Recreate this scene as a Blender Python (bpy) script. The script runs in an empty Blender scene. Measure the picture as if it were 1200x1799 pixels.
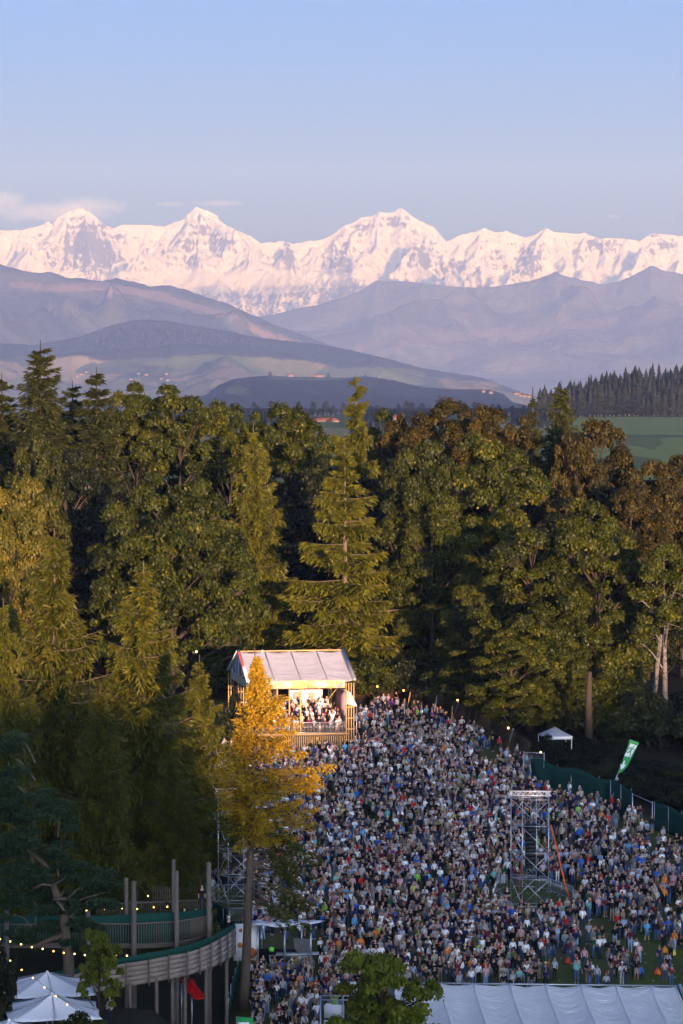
import bpy, math, random
import numpy as np
from mathutils import Vector, Matrix

S = bpy.context.scene
COL = S.collection
R_ = math.radians

# ---------------------------------------------------------------- camera, sky, sun, exposure
CAMZ = 46.0
F = 5914.0                      # focal length in photograph pixels (1200 wide)
PITCH = R_(2.42)
cam_d = bpy.data.cameras.new('camera')
cam_d.sensor_fit = 'HORIZONTAL'; cam_d.sensor_width = 24.0; cam_d.lens = 24.0 * F / 1200.0
cam_d.clip_start = 1.0; cam_d.clip_end = 250000.0
cam = bpy.data.objects.new('camera', cam_d); COL.objects.link(cam)
cam.location = (0, 0, CAMZ); cam.rotation_euler = (R_(90) - PITCH, 0, 0)
S.camera = cam

SUN_EL, SUN_AZ = R_(3.7), R_(14.0)      # azimuth: to the right of straight behind the camera
world = bpy.data.worlds.new('World'); S.world = world; world.use_nodes = True
wn = world.node_tree; wn.nodes.clear()
sky = wn.nodes.new('ShaderNodeTexSky'); sky.sky_type = 'NISHITA'; sky.sun_disc = False
sky.sun_elevation = SUN_EL; sky.sun_rotation = R_(180) - SUN_AZ
sky.altitude = 900; sky.air_density = 0.30; sky.dust_density = 9.0; sky.ozone_density = 2.7
bg = wn.nodes.new('ShaderNodeBackground'); bg.inputs['Strength'].default_value = 0.15
wo = wn.nodes.new('ShaderNodeOutputWorld')
wn.links.new(sky.outputs[0], bg.inputs[0]); wn.links.new(bg.outputs[0], wo.inputs[0])

sun_d = bpy.data.lights.new('sun', 'SUN'); sun_d.energy = 4.3; sun_d.angle = R_(0.5)
sun_d.color = (1.0, 0.61, 0.42)
sun = bpy.data.objects.new('sun', sun_d); COL.objects.link(sun)
sv = Vector((math.sin(SUN_AZ) * math.cos(SUN_EL), -math.cos(SUN_AZ) * math.cos(SUN_EL), math.sin(SUN_EL)))
sun.rotation_euler = sv.to_track_quat('Z', 'Y').to_euler(); sun.location = (60, -240, 120)

S.view_settings.view_transform = 'Standard'; S.view_settings.look = 'None'
S.view_settings.exposure = 1.8; S.view_settings.gamma = 1.0; S.view_settings.use_curve_mapping = False
S.render.engine = 'CYCLES'
cy = S.cycles
cy.use_denoising = True; cy.denoiser = 'OPENIMAGEDENOISE'
cy.max_bounces = 5; cy.diffuse_bounces = 3; cy.glossy_bounces = 2; cy.transmission_bounces = 2
cy.transparent_max_bounces = 8; cy.volume_bounces = 1; cy.caustics_reflective = False; cy.caustics_refractive = False
cy.volume_step_rate = 1.0; cy.volume_max_steps = 64; cy.sample_clamp_indirect = 4.0

# ---------------------------------------------------------------- helpers
def ray(px, py):
    u = (px - 600.0) / F; v = (899.5 - py) / F
    cp, sp = math.cos(PITCH), math.sin(PITCH)
    return np.array([u, cp + v * sp, -sp + v * cp])
def P(px, py, d):
    r = ray(px, py); return Vector((r[0] * d / r[1], d, CAMZ + r[2] * d / r[1]))
def zat(py, d):
    return P(600, py, d).z
def xat(px, d):
    return P(px, 900, d).x          # near enough for every row
def proj(x, y, z):
    cp, sp = math.cos(PITCH), math.sin(PITCH)
    dz = z - CAMZ
    f = y * cp - dz * sp; up = y * sp + dz * cp
    return 600 + F * x / f, 899.5 - F * up / f

def hsh(ix, iy, seed):
    h = (ix.astype(np.int64) * 374761393 + iy.astype(np.int64) * 668265263 + seed * 1274126177) & 0xffffffff
    h = ((h ^ (h >> 13)) * 1103515245) & 0xffffffff
    h = (h ^ (h >> 16)) & 0xffffff
    return h.astype(np.float64) / 0xffffff
def vn(x, y, seed=0):
    x = np.asarray(x, float); y = np.asarray(y, float)
    ix = np.floor(x); iy = np.floor(y); fx = x - ix; fy = y - iy
    fx = fx * fx * fx * (fx * (fx * 6 - 15) + 10); fy = fy * fy * fy * (fy * (fy * 6 - 15) + 10)
    a = hsh(ix, iy, seed); b = hsh(ix + 1, iy, seed); c = hsh(ix, iy + 1, seed); d = hsh(ix + 1, iy + 1, seed)
    return (a + (b - a) * fx) * (1 - fy) + (c + (d - c) * fx) * fy
def fbm(x, y, octv=5, seed=0, gain=0.5):
    s = 0; a = 1.0; t = 0
    for i in range(octv):
        s = s + a * vn(x * 2 ** i, y * 2 ** i, seed + i * 7); t += a; a *= gain
    return s / t
def ridged(x, y, octv=6, seed=0, gain=0.5):
    s = 0; a = 1.0; t = 0; w = 1.0
    for i in range(octv):
        n = 1 - np.abs(2 * vn(x * 2.03 ** i, y * 2.03 ** i, seed + i * 7) - 1); n = n * n
        s = s + a * n * w; w = np.clip(n * 1.6, 0, 1); t += a; a *= gain
    return s / t
def sstep(a, b, x):
    t = np.clip((x - a) / (b - a), 0, 1); return t * t * (3 - 2 * t)

def mesh_np(name, V, FA, mats=None, smooth=False, mi=None, attrs=None):
    """FA: int array (N,3) or (N,4), or a list of two such arrays"""
    me = bpy.data.meshes.new(name)
    V = np.ascontiguousarray(V, dtype=np.float32)
    arrs = FA if isinstance(FA, list) else [FA]
    arrs = [np.asarray(a, dtype=np.int32) for a in arrs if len(a)]
    loops = np.concatenate([a.ravel() for a in arrs])
    sizes = np.concatenate([np.full(len(a), a.shape[1], np.int32) for a in arrs])
    starts = np.concatenate([[0], np.cumsum(sizes)[:-1]]).astype(np.int32)
    me.vertices.add(len(V)); me.vertices.foreach_set('co', V.ravel())
    me.loops.add(len(loops)); me.loops.foreach_set('vertex_index', loops)
    me.polygons.add(len(sizes)); me.polygons.foreach_set('loop_start', starts)
    me.polygons.foreach_set('loop_total', sizes)
    if smooth: me.polygons.foreach_set('use_smooth', np.ones(len(sizes), bool))
    if mi is not None: me.polygons.foreach_set('material_index', np.asarray(mi, np.int32))
    for m in (mats or []): me.materials.append(m)
    for nm, dom, arr in (attrs or []):
        arr = np.asarray(arr, np.float32)
        if arr.ndim == 1:
            a = me.attributes.new(nm, 'FLOAT', dom); a.data.foreach_set('value', arr)
        else:
            a = me.attributes.new(nm, 'FLOAT_COLOR', dom)
            a.data.foreach_set('color', np.concatenate([arr, np.ones((len(arr), 1), np.float32)], 1).ravel())
    me.update(calc_edges=True)
    return me
def link(name, data, parent=None, kind=None, loc=None, rot=None):
    o = bpy.data.objects.new(name, data); COL.objects.link(o)
    if parent is not None: o.parent = parent
    if kind: o['kind'] = kind
    if loc is not None: o.location = loc
    if rot is not None: o.rotation_euler = rot
    return o
def tag(o, label, cat, group=None, kind=None):
    o['label'] = label
    if cat: o['category'] = cat
    if group: o['group'] = group
    if kind: o['kind'] = kind
    return o
def empty(name, loc=(0, 0, 0), rz=0.0, label=None, cat=None, group=None):
    o = bpy.data.objects.new(name, None); COL.objects.link(o)
    o.location = loc; o.rotation_euler = (0, 0, rz); o.empty_display_size = 0.3
    if label: tag(o, label, cat, group)
    return o

class NT:
    """small node-tree writer"""
    def __init__(s, name):
        s.m = bpy.data.materials.new(name); s.m.use_nodes = True; s.t = s.m.node_tree; s.t.nodes.clear()
        s.out = s.t.nodes.new('ShaderNodeOutputMaterial')
    def n(s, typ, ins=None, **kw):
        k = s.t.nodes.new(typ)
        for a, b in kw.items(): setattr(k, a, b)
        for a, b in (ins or {}).items():
            if isinstance(b, bpy.types.NodeSocket): s.t.links.new(b, k.inputs[a])
            else: k.inputs[a].default_value = b
        return k
    def ramp(s, fac, stops, interp='LINEAR'):
        k = s.t.nodes.new('ShaderNodeValToRGB'); s.t.links.new(fac, k.inputs[0]); k.color_ramp.interpolation = interp
        e = k.color_ramp.elements
        while len(e) < len(stops): e.new(0.5)
        for i, (p, c) in enumerate(stops):
            e[i].position = p; e[i].color = (*c, 1) if not isinstance(c, (int, float)) else (c, c, c, 1)
        return k.outputs[0]
    def noise(s, scale, detail=4, rough=0.55, vec=None, dim='3D', dist=0.0):
        k = s.n('ShaderNodeTexNoise', {'Scale': scale, 'Detail': detail, 'Roughness': rough, 'Distortion': dist}, noise_dimensions=dim)
        if vec is not None: s.t.links.new(vec, k.inputs['Vector'])
        return k.outputs[0]
    def pos(s): return s.n('ShaderNodeNewGeometry').outputs['Position']
    def obj(s): return s.n('ShaderNodeTexCoord').outputs['Object']
    def mix(s, f, a, b, mode='MIX'):
        k = s.t.nodes.new('ShaderNodeMix'); k.data_type = 'RGBA'; k.blend_type = mode; k.clamp_factor = True
        for i, v in ((0, f), (6, a), (7, b)):
            if isinstance(v, bpy.types.NodeSocket): s.t.links.new(v, k.inputs[i])
            elif i == 0: k.inputs[i].default_value = v
            else: k.inputs[i].default_value = (*v, 1) if len(v) == 3 else v
        return k.outputs[2]
    def math(s, op, a, b=None, c=None, clamp=False):
        k = s.t.nodes.new('ShaderNodeMath'); k.operation = op; k.use_clamp = clamp
        for i, v in enumerate((a, b, c)):
            if v is None: continue
            if isinstance(v, bpy.types.NodeSocket): s.t.links.new(v, k.inputs[i])
            else: k.inputs[i].default_value = v
        return k.outputs[0]
    def attr(s, name, typ='GEOMETRY', out='Color'):
        return s.n('ShaderNodeAttribute', attribute_name=name, attribute_type=typ).outputs[out]
    def bsdf(s, col, rough=0.7, metal=0.0, spec=0.3, bump=None, bstr=0.3, bdist=0.1):
        b = s.n('ShaderNodeBsdfPrincipled', {'Roughness': rough, 'Metallic': metal, 'Specular IOR Level': spec})
        if isinstance(col, bpy.types.NodeSocket): s.t.links.new(col, b.inputs['Base Color'])
        else: b.inputs['Base Color'].default_value = (*col, 1)
        if bump is not None:
            k = s.n('ShaderNodeBump', {'Strength': bstr, 'Distance': bdist, 'Height': bump}); s.t.links.new(k.outputs[0], b.inputs['Normal'])
        s.t.links.new(b.outputs[0], s.out.inputs[0]); return b
def mat_simple(name, col, rough=0.6, metal=0.0, spec=0.3, var=0.25, scale=3.0, bump=0.15, bdist=0.01):
    t = NT(name); v = t.obj(); f = t.noise(scale, 4, 0.6, v)
    c = t.mix(f, tuple(x * (1 - var) for x in col), tuple(min(1, x * (1 + var)) for x in col))
    t.bsdf(c, rough, metal, spec, bump=t.noise(scale * 6, 3, 0.6, v), bstr=bump, bdist=bdist)
    return t.m
def mat_wood(name, col, scale=1.0, var=0.35):
    t = NT(name); v = t.n('ShaderNodeMapping', {'Vector': t.obj(), 'Scale': (6 * scale, 6 * scale, 0.8 * scale)}).outputs[0]
    f = t.noise(2.0, 5, 0.65, v); oi = t.n('ShaderNodeObjectInfo').outputs['Random']
    c = t.mix(f, tuple(x * (1 - var) for x in col), tuple(min(1, x * (1 + var)) for x in col))
    c = t.mix(t.math('MULTIPLY', oi, 0.35), c, tuple(x * 0.6 for x in col))
    t.bsdf(c, 0.8, 0, 0.2, bump=t.noise(8, 4, 0.6, v), bstr=0.2, bdist=0.01); return t.m

# boxes, bars and tubes collected into one mesh
class MB:
    def __init__(s): s.v = []; s.q = []; s.t = []; s.mi_q = []; s.mi_t = []; s.n = 0
    def add(s, V, Q=None, T=None, mi=0):
        b = s.n; V = [tuple(v) for v in V]; s.v += V; s.n += len(V)
        for q in (Q or []): s.q.append([i + b for i in q]); s.mi_q.append(mi)
        for q in (T or []): s.t.append([i + b for i in q]); s.mi_t.append(mi)
        return s
    def box(s, c, size, rz=0, mi=0):
        cx, cy_, cz = c; a, b, h = size[0] / 2, size[1] / 2, size[2] / 2
        co, si = math.cos(rz), math.sin(rz)
        V = [(cx + x * co - y * si, cy_ + x * si + y * co, cz + z) for z in (-h, h) for x, y in ((-a, -b), (a, -b), (a, b), (-a, b))]
        return s.add(V, [(0, 3, 2, 1), (4, 5, 6, 7), (0, 1, 5, 4), (1, 2, 6, 5), (2, 3, 7, 6), (3, 0, 4, 7)], mi=mi)
    def tube(s, pts, rad, seg=6, mi=0, cap=True):
        pts = [Vector(p) for p in pts]; n = len(pts)
        if isinstance(rad, (int, float)): rad = [rad] * n
        V = []; Q = []; T = []
        for i, p in enumerate(pts):
            d = (pts[min(i + 1, n - 1)] - pts[max(i - 1, 0)]).normalized()
            up = Vector((0, 0, 1)) if abs(d.z) < 0.9 else Vector((1, 0, 0))
            a = d.cross(up).normalized(); b = a.cross(d)
            for k in range(seg):
                th = 2 * math.pi * (k + .5) / seg
                V.append(p + (a * math.cos(th) + b * math.sin(th)) * rad[i])
        for i in range(n - 1):
            for k in range(seg):
                Q.append((i * seg + k, i * seg + (k + 1) % seg, (i + 1) * seg + (k + 1) % seg, (i + 1) * seg + k))
        if cap and seg > 2:
            V.append(pts[0]); V.append(pts[-1]); a, b = n * seg, n * seg + 1
            for k in range(seg):
                T.append((a, (k + 1) % seg, k)); T.append((b, (n - 1) * seg + k, (n - 1) * seg + (k + 1) % seg))
        return s.add(V, Q, T, mi)
    def bar(s, p, q, w, h=None, mi=0):
        """rectangular bar between two points"""
        return s.tube([p, q], w * 0.7071, 4, mi)
    def mesh(s, name, mats, smooth=False):
        fa = []
        if s.q: fa.append(np.array(s.q))
        if s.t: fa.append(np.array(s.t))
        return mesh_np(name, np.array(s.v, float).reshape(-1, 3), fa, mats, smooth, mi=s.mi_q + s.mi_t)
    def build(s, name, mats, parent=None, smooth=False, kind=None, loc=None, rot=None):
        mats = mats if isinstance(mats, (list, tuple)) else [mats]
        return link(name, s.mesh(name, mats, smooth), parent, kind, loc, rot)

def grid_faces(nr, nc):
    i = np.arange(nr - 1)[:, None] * nc + np.arange(nc - 1)[None, :]
    return np.stack([i, i + 1, i + nc + 1, i + nc], -1).reshape(-1, 4)

# ---------------------------------------------------------------- ground
def shade_crest_profile(x):  # unseen ridge behind the camera, its crest shaped for the shade it casts
    x = np.asarray(x, float)
    c = 43.8 + 9.0 * sstep(102.5, 98, x) - 12.0 * sstep(101.5, 104.5, x) * sstep(119, 113, x) + 4.5 * sstep(146, 150, x) + 2.0 * sstep(170, 180, x)
    c = c + 2.6 * (fbm(x / 9.0, x * 0 + 3.3, 3, 5) - 0.5) * 2
    return c
def G(x, y):
    x = np.asarray(x, float); y = np.asarray(y, float)
    base = -8.4 + 0.04 * np.clip(y, 225, 400)
    base = np.where(y > 400, 7.6 + (np.clip(y, 400, 540) - 400) * 0.01, base)
    base = base + (0.0 - 9.0) * sstep(540, 720, y) - 0.0118 * np.clip(y - 3300, 0, 1e9)
    terr = sstep(223, 211, y) * sstep(-7, -12.5, x) * 5.2
    hill = sstep(-30, -218, y) * (shade_crest_profile(x) - 0.6)  # unseen rise carrying the crest that shades the field
    fine = (fbm(x / 7.0, y / 7.0, 3, 11) - 0.5) * 0.35 * sstep(900, 500, y) + (fbm(x / 60.0, y / 60.0, 3, 12) - 0.5) * 6 * sstep(600, 1000, y)
    return base + terr * sstep(100, 140, y) + hill + fine
# ---------------------------------------------------------------- materials of the land
def mat_ground():
    t = NT('meadow'); p = t.pos()
    sp = t.n('ShaderNodeSeparateXYZ', {0: p})
    big = t.noise(0.06, 4, 0.6, p); fine = t.noise(2.2, 5, 0.7, p); mid = t.noise(0.35, 4, 0.6, p)
    g = t.mix(fine, (0.045, 0.065, 0.012), (0.13, 0.155, 0.035))
    worn = t.mix(mid, (0.085, 0.075, 0.03), (0.16, 0.14, 0.07))
    c = t.mix(t.ramp(big, [(0.42, 0.0), (0.62, 0.75)]), g, worn)
    # far fields: patchwork
    vo = t.n('ShaderNodeTexVoronoi', {'Scale': 0.0022, 'Vector': p}, feature='F1')
    f = t.ramp(t.n('ShaderNodeSeparateColor', {0: vo.outputs['Color']}).outputs[0],
               [(0.0, (0.05, 0.09, 0.025)), (0.35, (0.075, 0.11, 0.03)), (0.6, (0.16, 0.16, 0.07)), (0.8, (0.06, 0.10, 0.03)), (1.0, (0.035, 0.06, 0.02))], 'CONSTANT')
    st = t.n('ShaderNodeTexWave', {'Scale': 0.05, 'Distortion': 1.5, 'Detail': 2, 'Vector': p}).outputs['Fac']
    f = t.mix(t.math('MULTIPLY', st, 0.18), f, (0.14, 0.17, 0.06))
    k = t.math('DIVIDE', t.math('SUBTRACT', sp.outputs[1], 700.0), 500.0, clamp=True)
    c = t.mix(k, c, f)
    c = t.mix(t.attr('soil', out='Fac'), c, t.mix(fine, (0.012, 0.011, 0.006), (0.045, 0.036, 0.022)))
    b = t.bsdf(c, 0.95, 0, 0.1, bump=fine, bstr=0.6, bdist=0.15)
    return t.m
MEADOW = mat_ground()
def build_ground():
    ys = np.unique(np.concatenate([np.linspace(-2300, -260, 14), np.linspace(-260, -190, 36), np.linspace(-190, 140, 24), np.linspace(140, 420, 120), np.linspace(420, 760, 50), np.linspace(760, 14500, 90)]))
    xs = np.concatenate([-np.geomspace(90, 10500, 26)[::-1], np.linspace(-88, 60, 110), np.linspace(61, 230, 86), np.geomspace(232, 10500, 24)])
    X, Y = np.meshgrid(xs, ys); Z = G(X, Y)
    V = np.stack([X, Y, Z], -1).reshape(-1, 3)
    edge = np.interp(X, [-40, 1, 10, 18, 18.6, 27, 31, 60], [392, 389, 375, 355, 336, 316, 305, 290])
    soil = sstep(0, 5, Y - edge + 3 * (fbm(X / 6, Y / 6, 3, 15) - .5)) * sstep(760, 640, Y)
    soil = np.maximum(soil, .92 * sstep(262, 250, Y) * sstep(-6.3, -8.0, X) * sstep(140, 160, Y))
    o = link('ground', mesh_np('ground', V, grid_faces(len(ys), len(xs)), [MEADOW], True, attrs=[('soil', 'POINT', soil.ravel())])); o['kind'] = 'structure'
build_ground()

def layer(name, crest, d0, d1, d2, base, amp, wl, seed, step=4, rows=60, jag=0.0, jagwl=8.0, px0=-260, px1=1460, mats=None, attrf=None, power=1.0, backdrop=200.0, hard=0.3):
    """A range of hills as a real height field: foot at distance d0, crest at d1, far side down to d2."""
    cols = np.arange(px0, px1 + step, step, dtype=float)
    cx = np.array([c[0] for c in crest], float); cyy = np.array([c[1] for c in crest], float)
    py = np.interp(cols, cx, cyy)
    if jag: py = py + jag * (fbm(cols / jagwl, cols * 0 + seed, 4, seed) - 0.5) * 2
    zc = CAMZ + np.tan(np.arctan((899.5 - py) / F) - PITCH) * d1
    if callable(base): bpy_ = base(cols)
    else: bpy_ = np.full(len(cols), float(base))
    zb = CAMZ + np.tan(np.arctan((899.5 - bpy_) / F) - PITCH) * d0
    s = np.concatenate([np.linspace(0, 1, rows), 1 + np.linspace(0.12, 1, 6)])
    SS, CC = np.meshgrid(s, cols, indexing='ij')
    D = np.where(SS <= 1, d0 + (d1 - d0) * SS, d1 + (d2 - d1) * (SS - 1))
    X = (CC - 600) / F * D
    f = np.clip(SS, 0, 1) ** power
    Z = zb[None] + (zc - zb)[None] * f
    env = np.clip(np.minimum(SS * 6, (1 - SS) * 5), 0, 1) * (SS < 1)
    n = ridged(X / wl, D / wl, 6, seed)
    Z = Z + env * amp * (n - 0.45) * 2
    Z = np.where(SS > 1, zc[None] - (SS - 1) * backdrop * 4, Z)
    # nothing in front may rise over the crest line
    zmax = CAMZ + (zc - CAMZ)[None] * D / d1
    Z = np.where((SS < 1), np.minimum(Z, zmax - (1 - SS) * 0.02 * abs(d1) * 0.02), Z)
    V = np.stack([X, D, Z], -1).reshape(-1, 3)
    _, PY = proj(X, D, Z)
    at = [(nm, 'POINT', fn(CC, PY, X, D, Z).ravel()) for nm, fn in (attrf or [])]
    o = link(name, mesh_np(name, V, grid_faces(len(s), len(cols)), mats, True, attrs=at)); o['kind'] = 'structure'
    return o, (cols, s, X, D, Z)

# ---------------------------------------------------------------- the snow mountains
SKYLINE = [(-260, 430), (-120, 418), (0, 405), (40, 404), (60, 399), (75, 396), (86, 388), (93, 394), (102, 383), (122, 371), (138, 366), (150, 366), (158, 371), (170, 381), (186, 396), (200, 401), (214, 395), (225, 394), (252, 395), (290, 397), (306, 391), (322, 385), (333, 374), (346, 363), (356, 367), (368, 371), (382, 378), (392, 392), (412, 402), (428, 410), (442, 415), (458, 427), (480, 426), (500, 423), (513, 428), (528, 426), (540, 423), (556, 422), (572, 419), (590, 408), (604, 397), (622, 390), (634, 382), (652, 380), (668, 372), (676, 374), (690, 373), (700, 366), (706, 366), (716, 373), (726, 381), (744, 391), (760, 398), (770, 408), (784, 424), (798, 418), (812, 411), (832, 408), (850, 400), (862, 405), (872, 408), (890, 406), (904, 412), (922, 417), (940, 412), (952, 404), (961, 401), (974, 408), (1000, 410), (1014, 411), (1027, 409), (1050, 419), (1078, 418), (1104, 420), (1122, 424), (1136, 415), (1146, 409), (1160, 411), (1180, 413), (1200, 416), (1260, 420), (1330, 412), (1460, 424)]
def mat_alps():
    t = NT('snow_and_rock'); p = t.pos(); g = t.n('ShaderNodeNewGeometry')
    nz = t.n('ShaderNodeSeparateXYZ', {0: g.outputs['Normal']}).outputs[2]
    stretch = t.n('ShaderNodeMapping', {'Vector': p, 'Scale': (1.0, 1.0, 0.45)}).outputs[0]
    n1 = t.noise(0.011, 9, 0.78, stretch); n2 = t.noise(0.0013, 5, 0.6, p)
    band = t.n('ShaderNodeTexWave', {'Scale': 0.0022, 'Distortion': 6, 'Detail': 5, 'Detail Scale': 2.0, 'Vector': p}, bands_direction='Z').outputs['Fac']
    rk = t.attr('rock', out='Fac')
    v = t.math('SUBTRACT', 1.0, nz)                       # steepness
    v = t.math('ADD', t.math('MULTIPLY', v, 1.3), t.math('MULTIPLY', t.math('SUBTRACT', n1, 0.5), 3.2))
    v = t.math('ADD', v, t.math('MULTIPLY', t.math('SUBTRACT', n2, 0.5), 0.9))
    v = t.math('ADD', v, t.math('MULTIPLY', t.math('SUBTRACT', band, 0.5), 0.22))
    v = t.math('ADD', v, rk)
    m = t.ramp(t.math('ADD', t.math('MULTIPLY', v, 0.5), 0.165), [(0.50, 0.0), (0.60, 1.0)])
    rock = t.mix(n1, (0.03, 0.034, 0.05), (0.14, 0.13, 0.135))
    snow = t.mix(n2, (0.48, 0.50, 0.54), (0.60, 0.60, 0.63))
    t.bsdf(t.mix(m, snow, rock), 0.8, 0, 0.1, bump=n1, bstr=1.0, bdist=110.0)
    return t.m
def build_alps():
    step = 1.6; cols = np.arange(-230, 1430, step)
    cx = [c[0] for c in SKYLINE]; cyy = [c[1] for c in SKYLINE]
    pyc = np.interp(cols, cx, cyy) + 1.3 * (fbm(cols / 7.0, cols * 0, 4, 3) - 0.5) * 2
    D1 = 58000.0; L = 7500.0
    zc = CAMZ + np.tan(np.arctan((899.5 - pyc) / F) - PITCH) * D1
    xc = (cols - 600) / F * D1
    t = np.concatenate([np.linspace(0, 1, 190) ** 1.25 * L])[::-1]
    T, CCi = np.meshgrid(t, np.arange(len(cols)), indexing='ij')
    D = D1 - T; X = (cols[CCi] - 600) / F * D
    ZC = zc[CCi]
    # moving average of the crest for the lower faces
    k = 41; zs = np.convolve(np.pad(zc, k // 2, mode='edge'), np.ones(k) / k, 'valid'); ZS = zs[CCi]
    w = sstep(200, 2200, T)
    top = ZC * (1 - w) + ZS * w
    face = top - 1.05 * np.minimum(T, 900) - 0.30 * np.clip(T - 900, 0, 2600) - 0.16 * np.clip(T - 3500, 0, 9999)
    rnd = random.Random(4)
    spurs = [(120, -14, .40, 1.0), (150, 4, .62, 1.1), (186, 9, .40, 1.0), (90, -12, .5, .9), (40, -6, .45, .8), (8, -4, .5, .8), (222, 6, .6, .8), (262, -5, .5, .8), (300, -9, .5, .9),
             (346, -13, .42, 1.0), (350, 4, .5, 1.1), (372, 13, .4, 1.0), (420, 6, .5, .8), (458, 3, .42, .9), (512, -5, .34, 1.2), (548, 4, .5, .8), (588, -3, .34, 1.2), (606, 6, .45, 1.0),
             (640, -10, .5, .9), (668, -6, .42, 1.0), (702, 9, .40, 1.1), (742, 12, .38, 1.1), (770, 5, .40, 1.0), (812, -8, .5, .8), (850, -12, .42, 1.0), (872, 7, .45, .9), (918, 4, .5, .8),
             (958, -15, .38, 1.1), (975, 6, .45, 1.0), (1027, -5, .45, 1.0), (1060, 5, .5, .8), (1100, -5, .5, .9), (1148, -9, .42, 1.0), (1185, 6, .45, .9), (1240, 5, .5, .9), (-60, 5, .5, .9), (-140, 5, .5, .9), (1330, 5, .5, 1)]
    for j, (p0, drift, sl, sharp) in enumerate(spurs):
        tt = T / 1000.0
        wob = (vn(tt * 1.3, tt * 0 + j * 3.1, 77) - 0.5) * 260 * np.clip(tt, 0, 1.5)
        xs = (p0 - 600) / F * D + drift * 10.0 * tt * 2.2 + wob
        z0 = np.interp(p0, cols, zc)
        zsp = z0 - 1000 * (sl * np.minimum(tt, 2.2) + 0.17 * np.clip(tt - 2.2, 0, 99)) - 40
        zsp = zsp + 120 * (vn(tt * 2.1, tt * 0 + j, 78) - 0.5)
        face = np.maximum(face, zsp - 0.95 * sharp * np.abs(X - xs))
    env = sstep(0, 900, T)
    wx = 350 * (fbm(X / 900, D / 900, 3, 31) - 0.5); wy = 350 * (fbm(X / 900, D / 900, 3, 37) - 0.5)
    Z = face + env * (560 * (ridged((X + wx) / 1500, (D + wy) / 1900, 7, 21, 0.52) - 0.42)) + sstep(0, 250, T) * 120 * (ridged(X / 230, D / 260, 4, 51) - 0.4)
    zmax = CAMZ + (ZC - CAMZ) * D / D1
    Z = np.minimum(Z, zmax - T * 0.004)
    # far side
    tb = np.array([150.0, 600, 1500, 2600])
    Tb, Cb = np.meshgrid(tb, np.arange(len(cols)), indexing='ij')
    Db = D1 + Tb; Xb = (cols[Cb] - 600) / F * Db; Zb = zc[Cb] - 0.8 * Tb
    X = np.concatenate([X, Xb]); D = np.concatenate([D, Db]); Z = np.concatenate([Z, Zb])
    px, py = proj(X, D, Z)
    rock = np.zeros_like(X) - 0.14
    for (cx_, cy_, rx, ry, a) in [(150, 425, 40, 45, .62), (188, 450, 28, 35, .5), (105, 455, 28, 22, .3), (352, 398, 26, 22, .42), (330, 430, 30, 18, .35), (395, 428, 40, 20, .3), (505, 450, 12, 28, .6), (600, 470, 28, 45, .55), (690, 388, 26, 12, .45), (735, 450, 45, 38, .35), (800, 470, 25, 20, .4), (700, 505, 60, 14, .3),
                                  (860, 440, 40, 30, .15), (930, 460, 20, 40, .5), (1050, 430, 60, 18, .38), (1170, 430, 30, 20, .42), (610, 520, 60, 20, .4), (640, 400, 22, 12, .3), (232, 430, 26, 26, .12), (950, 404, 9, 6, .4)]:
        rock += 1.4 * a * np.exp(-(((px - cx_) / rx) ** 2 + ((py - cy_) / ry) ** 2) * 1.2)
    rock += 0.35 * sstep(480, 520, py)
    V = np.stack([X, D, Z], -1).reshape(-1, 3)
    o = link('snow_mountains', mesh_np('snow_mountains', V, grid_faces(len(t) + 4, len(cols)), [mat_alps()], False, attrs=[('rock', 'POINT', rock.ravel())]))
    o['kind'] = 'structure'
build_alps()

def mat_hill(name, forest_lo, forest_hi, open_lo, open_hi, nscale, fscale, rockcol=(0.07, 0.058, 0.06), bump=20.0, thr=(0.45, 0.55), patch=None):
    t = NT(name); p = t.pos()
    a = t.noise(nscale, 5, 0.6, p); b = t.noise(fscale, 4, 0.7, p)
    fo = t.mix(b, forest_lo, forest_hi)
    if patch:
        vo = t.n('ShaderNodeTexVoronoi', {'Scale': patch, 'Vector': p}, feature='F1')
        op = t.ramp(t.n('ShaderNodeSeparateColor', {0: vo.outputs['Color']}).outputs[0],
                    [(0.0, open_lo), (0.3, (0.05, 0.07, 0.035)), (0.5, open_hi), (0.7, (0.07, 0.08, 0.04)), (0.85, (0.13, 0.115, 0.075))], 'CONSTANT')
    else:
        op = t.mix(b, open_lo, open_hi)
    op_at = t.attr('open', out='Fac'); rk = t.attr('rock', out='Fac')
    m = t.ramp(t.math('ADD', a, op_at), [(thr[0], 0.0), (thr[1], 1.0)])
    c = t.mix(m, fo, op)
    streak = t.noise(fscale * 2.0, 8, 0.8, t.n('ShaderNodeMapping', {'Vector': p, 'Scale': (1, 1, 0.25)}).outputs[0])
    patchy = t.noise(nscale * 1.3, 4, 0.7, p)
    rm = t.ramp(t.math('MULTIPLY', t.math('MULTIPLY', rk, t.math('MULTIPLY', streak, 2.0)), t.math('MULTIPLY', patchy, 2.0)), [(0.40, 0.0), (0.62, 1.0)])
    c = t.mix(rm, c, t.mix(streak, tuple(x * .55 for x in rockcol), rockcol))
    t.bsdf(c, 0.95, 0, 0.05, bump=b, bstr=0.8, bdist=bump)
    return t.m
def bands(lst, base=0.0):
    def f(px, py, X, D, Z):
        r = np.zeros_like(px) + base
        for (pts, h, a) in lst:
            xs_ = [q[0] for q in pts]; y_ = np.interp(px, xs_, [q[1] for q in pts], left=-9999, right=-9999)
            r += a * np.exp(-((py - y_) / h) ** 2)
        return r
    return f
zero = lambda px, py, X, D, Z: np.zeros_like(px)

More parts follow.
